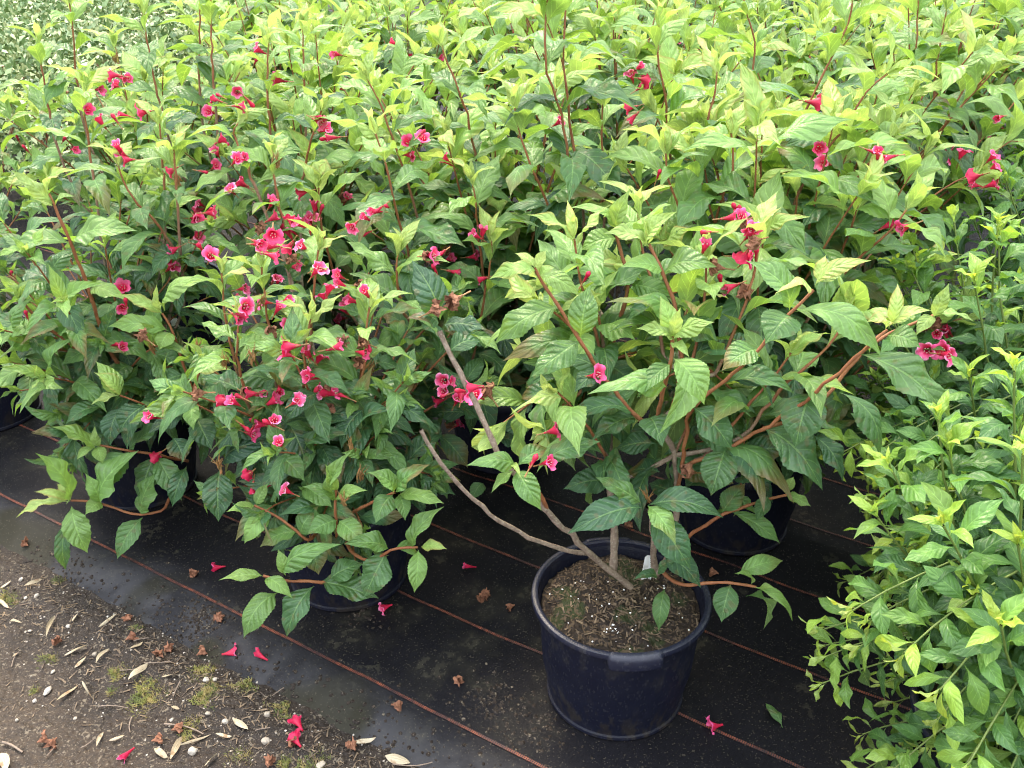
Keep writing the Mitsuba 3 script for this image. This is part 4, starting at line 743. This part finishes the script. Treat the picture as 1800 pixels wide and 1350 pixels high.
for gx in range(0, 11):
    for gy in range(0, 10):
        x, y = -7.4 + gx * .56 + rnd.gauss(0, .06), 4.3 + gy * .62 + rnd.gauss(0, .06)
        if abs(x) > .58 * y + .3 or x / y > -.27: continue
        k = thing('pale_shrub', f'small pale variegated shrub far behind, {ORD[gy]} row of its block, {ORD[gx]} place from the left', 'shrub', 'pale variegated shrubs far behind')
        M = T().translate([x, y, 0]).rotate([0, 0, 1], rnd.uniform(0, 360)).scale(rnd.uniform(.85, 1.15))
        a = put('foliage', {**PALE[i % 3], 'to_world': M, 'bsdf': {'type': 'ref', 'id': 'm_pale_leaf'}}, k); labels[a] = {'kind': 'stuff'}
        put('stem', {**PALE_STEM, 'to_world': M, 'bsdf': {'type': 'ref', 'id': 'm_stem'}}, k); i += 1

# ------------------------------------------------------------------ things lying about
def ground_z(x, y):
    a, b = x * U[0] + y * U[1], x * V[0] + y * V[1]
    a, b = np.array([a]), np.array([b])
    return float(max(height_mat(a, b)[0], height_soil(a, b)[0] if b[0] < 1.05 else -1))
def lie(x, y, heading, tilt=0.0, lift=.003):
    return frame(np.array([x, y, ground_z(x, y) + lift]), (math.cos(heading), math.sin(heading), tilt), 1.15, rnd.uniform(0, 6.28))
BLADES=[(-961,1516,-912,1546,9.0),(-884,1494,-869,1541,9.0),(-917,1594,-890,1653,9.0),(-893,1445,-844,1388,8.0),(-921,1388,-895,1445,10.0),(-794,1442,-765,1494,11.0),(-729,1450,-686,1455,8.0),(-819,1521,-800,1555,9.0),(-925,1482,-909,1516,11.0),(-800,1278,-800,1319,8.0),(-781,1292,-750,1305,7.0),(-645,1243,-640,1308,10.0),(-636,1274,-577,1308,8.0),(-683,1267,-647,1245,12.0),(-576,1228,-557,1264,8.0),(-575,1300,-536,1292,7.0),(-552,1339,-505,1301,14.0),(-1024,1571,-1031,1646,9.0),(-1203,1736,-1182,1758,9.0),(-1145,1734,-1109,1765,7.0),(-1182,1692,-1147,1663,10.0),(-974,1256,-942,1221,20.0),(-984,1616,-977,1650,9.0),(-306,1277,-255,1292,10.0),(-240,1251,-182,1230,22.0),(-1128,1618,-1091,1614,5.0),(-1073,1516,-1064,1533,5.0),(-686,1373,-662,1363,5.0)]
TWIGS=[(-685,1327,-600,1301,3.5),(-985,1281,-931,1263,5.0),(-690,1437,-685,1397,2.5),(-758,1350,-745,1310,2.5),(-467,1419,-489,1400,2.0),(-822,1471,-776,1466,2.0),(-1062,1486,-1064,1529,2.0),(-835,1373,-773,1376,2.0),(-1022,1594,-1030,1640,2.0),(-224,1228,-150,1237,2.5),(-829,1274,-810,1294,2.0),(-778,1491,-722,1486,2.0),(-886,1254,-874,1277,2.5),(-823,1550,-795,1564,2.0),(-498,1301,-472,1312,2.0)]
PEBBLES=[(-1070,1594,6.0),(-957,1422,11.0),(-976,1400,6.0),(-567,1335,9.0),(-610,1263,11.0),(-618,1445,6.0),(-635,1442,8.0),(-968,1474,6.0),(-988,1603,7.0),(-898,1521,8.0),(-486,1348,8.0),(-474,1283,9.0),(-359,1225,12.0),(-606,1354,6.0),(-984,1344,5.0),(-1126,1698,6.0),(-1099,1698,7.0),(-1163,1758,7.0),(-872,1351,5.0),(-677,1344,5.0)]
MOSS=[(-1165,1712,26.0),(-1081,1763,13.0),(-993,1512,18.0),(-741,1423,36.0),(-747,1384,26.0),(-822,1471,20.0),(-651,1461,24.0),(-611,1403,30.0),(-552,1419,22.0),(-471,1358,24.0),(-632,1334,16.0),(-371,1234,24.0),(-519,1256,24.0),(-838,1598,12.0),(-632,1308,14.0),(-821,1426,12.0),(-988,1434,10.0),(-431,1247,16.0)]
FALLEN=[(-684,1786,'r'),(-743,1769,'b'),(-270,1649,'r'),(-86,1792,'r'),(-66,1694,'b'),(-81,1686,'b'),(-50,1684,'b'),(6,1649,'b'),(-111,1435,'b'),(-240,1357,'b'),(-621,1512,'r'),(-516,1487,'r'),(409,1307,'r'),(-726,1274,'r'),(-402,1263,'r'),(-406,1301,'r'),(-1293,2333,'r'),(-736,2052,'b'),(489,1761,'b'),(-273,2004,'b'),(306,1941,'b'),(-1006,1559,'b'),(-841,1553,'b'),(-914,1281,'b'),(-882,1294,'b'),(-697,1287,'b'),(-666,1311,'b'),(-754,1528,'b'),(-733,1521,'b'),(-677,1516,'b'),(-467,1241,'b'),(-1203,1884,'b'),(-643,1594,'b'),(-432,1281,'b'),(-298,1260,'b'),(-855,1622,'b')]
FALLEN_LEAF=[511,1330]
def blade_mesh(seed):
    rng = np.random.default_rng(seed); rows = 9
    t = np.linspace(0, 1, rows); w = interp(t, [0, .1, .35, .7, .9, 1], [.1, .5, 1, .8, .35, .02]) * .5
    xs = np.array([-1, 0, 1.]); X = np.outer(w, xs)
    Z = (rng.uniform(.02, .12) * np.sin(np.pi * t * rng.uniform(.7, 1.6) + rng.uniform(0, 1)))[:, None] + rng.uniform(-.5, .6) * np.abs(X) * .4 + rng.uniform(-.4, .4) * X * t[:, None]
    v = np.stack([X, np.repeat(t[:, None], 3, 1), Z - Z.min() * .6], -1).reshape(-1, 3)
    return mikit.ply((v, grid_faces(rows, 3)), None, smooth=True, uv=np.stack([np.tile([0, .5, 1.], rows), np.repeat(t, 3)], -1))
BLADE = [blade_mesh(i) for i in range(8)]
def where(x, y):
    b = x * V[0] + y * V[1]
    side = 'far left' if x < -.85 else 'left' if x < -.6 else 'middle' if x < -.4 else 'right'
    return side, ('close to the fabric edge' if b > .86 else 'in the litter belt' if b > .74 else 'on the open sandy soil')
SEEN = {}
def uniq(text, many):
    n = SEEN.get(text, 0); SEEN[text] = n + 1
    return text
def lay(name, lab, cat, d, m, b, group):
    k = put(name, shape(d, m, b)); tag(k, lab, cat, group); POS[k] = m[0, 3]; return k
POS = {}
for i, (x0, y0, x1, y1, w) in enumerate(BLADES):
    B, E = np.array([x0 / 1000, y0 / 1000, 0]), np.array([x1 / 1000, y1 / 1000, 0])
    B[2], E[2] = ground_z(B[0], B[1]) + .003, ground_z(E[0], E[1]) + .006
    E = B + (E - B) * .85; m = leaf_matrix(B, E, w * .00088, [rnd.gauss(0, .3), rnd.gauss(0, .3), 1]); m[:3, 2] *= 1
    s, d = where(x0 / 1000, y0 / 1000)
    special = {22 - 1: 'broad pale dry leaf cut off at the lower left corner', 24: 'large curled pale dry leaf at the fabric edge, nearest the bottom', 23: 'slim pale dry leaf lying on the grey edge of the fabric', 16: 'folded brown and cream dry leaf among the moss at the right of the litter'}
    lay('dry_leaf', special.get(i, f'narrow straw coloured dry leaf {d}'), 'dry leaf', BLADE[i % 8], m, 'm_dry', None if i in special else f'dry leaves {d}')
for i, (x0, y0, x1, y1, w) in enumerate(TWIGS):
    a, b = np.array([x0 / 1000, y0 / 1000]), np.array([x1 / 1000, y1 / 1000])
    t = np.linspace(0, 1, 9)[:, None]; p = a + (b - a) * t + np.array([-(b - a)[1], (b - a)[0]]) * .08 * np.sin(t * 3 + i)
    p = np.hstack([p, [[ground_z(*q) + .004] for q in p]])
    p[:, 2] = p[:, 2] * .4 + p[:, 2].mean() * .6 + .002
    s, d = where(*a)
    lab = {0: 'thin pale straight twig in the middle of the litter', 1: 'thick pale twig entering from the left edge of the view', 9: 'fine dry twig on the fabric edge near the bottom'}.get(i, f'fine brown twig {d}')
    k = put('twig', tube(p, w * .00055, w * .0004, 'm_twig', sides=6)); POS[k] = a[0]; tag(k, lab, 'twig', None if i in (0, 1, 9) else f'fine twigs {d}')
def rock(seed):
    s = trimesh.creation.icosphere(2); rng = np.random.default_rng(seed)
    v = s.vertices * (1 + .55 * (meshkit.noise(s.vertices * 1.3 + seed * 7, seed)[:, None] - .5)) * rng.uniform(.7, 1.1, 3) * [1, 1, .7]
    return mikit.ply((v, s.faces), None, smooth=50)
ROCK = [rock(i) for i in range(6)]
for i, (x, y, r) in enumerate(PEBBLES):
    x, y = x / 1000, y / 1000; s, d = where(x, y)
    m = frame(np.array([x, y, ground_z(x, y) + r * .0003]), (rnd.gauss(0, .2), rnd.gauss(0, .2), 1), r * .00085, rnd.uniform(0, 6))
    lab = {1: 'largest cream pebble on the left of the soil path', 3: 'white pebble right of the thin straight twig', 4: 'round cream pebble at the bottom of the litter belt', 12: 'pale stone at the bottom, cut by the frame'}.get(i, f'small cream pebble {d}')
    lay('pebble', lab, 'pebble', ROCK[i % 6], m, 'm_pebble', None if i in (1, 3, 4, 12) else f'pebbles {d}')
def tuft(seed, R):
    rng = np.random.default_rng(seed); n = int(min(1300, 90 + R * R * 1.1)); R = R * .00135
    q = np.sqrt(rng.random(n)) * R; th = rng.uniform(0, 6.28, n); q = q * (.6 + .5 * np.sin(th * 2 + seed) ** 2)
    c = np.stack([q * np.cos(th), q * np.sin(th), -.003 * np.ones(n)], -1)
    d = rng.normal(0, 1, (n, 3)) * [1, 1, .3] + [0, 0, .55]; d /= np.linalg.norm(d, axis=1, keepdims=True)
    w = np.cross(d, [[.2, .3, 1]]); w /= np.linalg.norm(w, axis=1, keepdims=True); l = rng.uniform(.005, .013, n)[:, None]
    v = np.stack([c - w * .0007, c + w * .0007, c + d * l * .6 + w * .0006 + [0, 0, .001], c + d * l], 1).reshape(-1, 3)
    f = (np.array([[0, 1, 2], [0, 2, 3]])[None] + 4 * np.arange(n)[:, None, None]).reshape(-1, 3)
    return mikit.ply((v, f), 'm_moss')
for i, (x, y, r) in enumerate(MOSS):
    x, y = x / 1000, y / 1000; s, d = where(x, y)
    lab = {3: 'largest yellow green moss tuft in the middle of the litter', 0: 'yellowish moss patch at the left edge of the view', 9: 'green moss tuft touching the fabric edge'}.get(i, f'small yellow green moss tuft {d}')
    k = put('moss_tuft', {**tuft(i, r), 'to_world': T().translate([x, y, ground_z(x, y)])}); POS[k] = x; tag(k, lab, 'moss', None if i in (0, 3, 9) else f'moss tufts {d}')
FL_LAB = {0: 'fallen crimson flower at the left of the fabric, below the trailing shoot', 2: 'fallen crimson flower under the low shrub, left of the second orange line', 3: 'fallen crimson flower on dark fabric, left of the front pot', 10: 'fallen pink flower where soil meets fabric, left side', 11: 'fallen crimson flower with browned lobes on the fabric near the soil edge', 12: 'fallen crimson flower beside the orange line right of the front pot', 13: 'fallen crimson flower on the soil near the bottom left', 14: 'lower of two fallen pink flowers at the soil edge near the bottom', 15: 'upper of two fallen pink flowers at the soil edge near the bottom', 16: 'fallen crimson flower beside the front left pot',
          1: 'withered brown flower beside the fallen crimson flower at left', 7: 'withered orange brown flower just left of the front pot', 8: 'withered brown flower between the two front orange lines', 9: 'withered red brown flower on the front orange line'}
for i, (x, y, c) in enumerate(FALLEN):
    x, y = x / 1000, y / 1000; s, d = where(x, y); on_soil = x * V[0] + y * V[1] < .95
    m = lie(x, y, rnd.uniform(0, 6.28), rnd.uniform(-.05, .25), .007)
    lab = FL_LAB.get(i, f'withered brown flower {d}' if on_soil else 'withered brown flower in a loose cluster left of the front pot' if i in (4, 5, 6) else 'withered brown flower in shade between the pots')
    grp = None if i in FL_LAB else 'withered flowers ' + (d if on_soil else 'clustered left of the front pot' if i in (4, 5, 6) else 'in shade between the pots')
    if c == 'r': m[:3, 1] *= .75; lay('fallen_flower', lab, 'flower', FLOWER[i % 8], m, 'm_flower', grp)
    else: lay('withered_flower', lab, 'flower', WITHERED[i % 4], m @ np.diag([.8, .8, .8, 1]), 'm_withered', grp)
x, y = FALLEN_LEAF[0] / 1000, FALLEN_LEAF[1] / 1000
lay('fallen_leaf', 'single green leaf lying on the fabric at the lower right', 'leaf', leaf_dict('lance', 0, 3, 2.4, 4), leaf_matrix([x + .012, y - .03, .005], [x - .008, y + .026, .012], .024, [0, -.2, 1]), 'm_leaf', None)
same = {}
for k in POS: same.setdefault(labels[k]['label'], []).append(k)
for lab, ks in same.items():
    if len(ks) > 1:
        for i, k in enumerate(sorted(ks, key=POS.get)): labels[k]['label'] = f'{lab}, {ORD[i]} from the left'
# crumbs of soil on the fabric, grit on the soil, bark and perlite in the front pot
def scatter(pts, sizes, seed, flat=.6):
    rng = np.random.default_rng(seed); s = trimesh.creation.icosphere(0); vs, fs = [], []
    for i, (p, r) in enumerate(zip(pts, sizes)):
        v = s.vertices * rng.uniform(.6, 1.2, (12, 3)) * r * [1, 1, flat]; vs.append(v + p); fs.append(s.faces + 12 * i)
    return (np.vstack(vs), np.vstack(fs))
rng = np.random.default_rng(77)
def bed(a, b): return a * U[0] + b * V[0], a * U[1] + b * V[1]
pts = []
for _ in range(600):
    a, b = rng.uniform(-1.9, .1), .95 - abs(rng.normal(0, .16))
    x, y = bed(a, b); pts.append([x, y, ground_z(x, y)])
k = put('grit', mikit.ply(scatter(pts, rng.uniform(.0007, .0030, 600) , 1), 'm_pebble')); labels[k] = {'label': 'fine pale grit scattered over the bare soil', 'category': 'grit', 'kind': 'stuff'}
pts = []
for _ in range(1500):
    a, b = rng.uniform(-2.0, .2), .95 + rng.normal(0, .05)
    x, y = bed(a, b); pts.append([x, y, ground_z(x, y)])
for cx, cy, n, sp in ((-.70, 1.625, 260, .035), (-.05, 1.36, 160, .05), (.06, 1.30, 120, .05), (-.33, 1.62, 60, .03)):
    for _ in range(n):
        x, y = cx + rng.normal(0, sp), cy + rng.normal(0, sp * .8); pts.append([x, y, ground_z(x, y)])
k = put('soil_crumbs', mikit.ply(scatter(pts, rng.uniform(.001, .006, len(pts)) ** 1.0, 2), 'm_soil')); labels[k] = {'label': 'dark soil crumbs along the edge of the fabric', 'category': 'soil crumbs', 'kind': 'stuff'}
vs, fs = [], []
for i in range(1300):
    a, b = rng.uniform(-1.9, .1), .93 - abs(rng.normal(0, .11)); x, y = bed(a, b); th = rng.uniform(0, 6.28); c = np.array([x, y, ground_z(x, y) + .002])
    d = np.array([math.cos(th), math.sin(th), rng.uniform(-.1, .35)]); l, w = rng.uniform(.005, .022), rng.uniform(.0006, .002); n = np.array([-d[1], d[0], rng.uniform(-.5, .5)])
    vs.append(np.array([c - d * l * .5 - n * w, c - d * l * .5 + n * w, c + d * l * .5 + n * w * .5, c + d * l * .5 - n * w * .5])); fs.append(np.array([[0, 1, 2], [0, 2, 3]]) + 4 * i)
k = put('plant_debris', mikit.ply((np.vstack(vs), np.vstack(fs)), 'm_chip')); labels[k] = {'label': 'small brown plant fragments strewn over the soil edge', 'category': 'debris', 'kind': 'stuff'}
X, Y, Z = SOIL[0][1]
vs, fs = [], []
for i in range(520):
    a, b = rng.integers(2, 43), rng.integers(0, 90); c = np.array([X[a, b] + .208, Y[a, b] + 1.405, Z[a, b] + .002])
    th = rng.uniform(0, 6.28); d = np.array([math.cos(th), math.sin(th), rng.uniform(-.1, .5)]); l, w = rng.uniform(.004, .017), rng.uniform(.0006, .0022); n = np.array([-d[1], d[0], rng.uniform(-.4, .4)])
    vs.append(np.array([c - d * l * .5 - n * w, c - d * l * .5 + n * w, c + d * l * .5 + n * w * .6, c + d * l * .5 - n * w * .6])); fs.append(np.array([[0, 1, 2], [0, 2, 3]]) + 4 * i)
k = put('bark_chips', mikit.ply((np.vstack(vs), np.vstack(fs)), 'm_chip'), 'plant_pot'); labels[k] = {'label': 'bark chips and fibres on the potting soil', 'kind': 'stuff'}
pts = [[X[a, b] + .208, Y[a, b] + 1.405, Z[a, b] + .002] for a, b in zip(rng.integers(6, 43, 46), rng.integers(0, 90, 46))]
for _ in range(45): pts.append([.19 + rng.normal(0, .012), 1.335 + rng.normal(0, .010), PH - .026])
k = put('white_grains', mikit.ply(scatter(pts, rng.uniform(.0007, .0022, len(pts)), 3, .9), 'm_perlite'), 'plant_pot'); labels[k] = {'label': 'white grains on the potting soil', 'kind': 'stuff'}
def tag_mesh(w, h, tip):
    p = [(-w, 0), (w, 0), (w, h - .004), (w - .004, h), (-w + .004, h), (-w, h - .004)]
    from shapely.geometry import Polygon
    return trimesh.creation.extrude_polygon(Polygon(p + [(0, -tip)] if False else [(0, -tip)] + [(w, 0), (w, h - .004), (w - .004, h), (-w + .004, h), (-w, h - .004), (-w, 0)]), .0008, engine='earcut')
TAG = mikit.ply(tag_mesh(.011, .05, .03), None)
def plant_label(x, y, z, lean, turn, lab):
    k = put('plant_label', {**TAG, 'to_world': T().translate([x, y, z]).rotate([0, 0, 1], turn).rotate([0, 1, 0], lean).rotate([1, 0, 0], 78), 'bsdf': {'type': 'ref', 'id': 'm_tag'}}); tag(k, lab, 'plant label')
plant_label(.265, 1.47, PH - .02, 12, 15, 'small white plastic label stuck in the soil of the front pot')
plant_label(-.90, 2.30, PH + .12, -6, -10, 'tall white plastic label among the stems of the front left shrub')
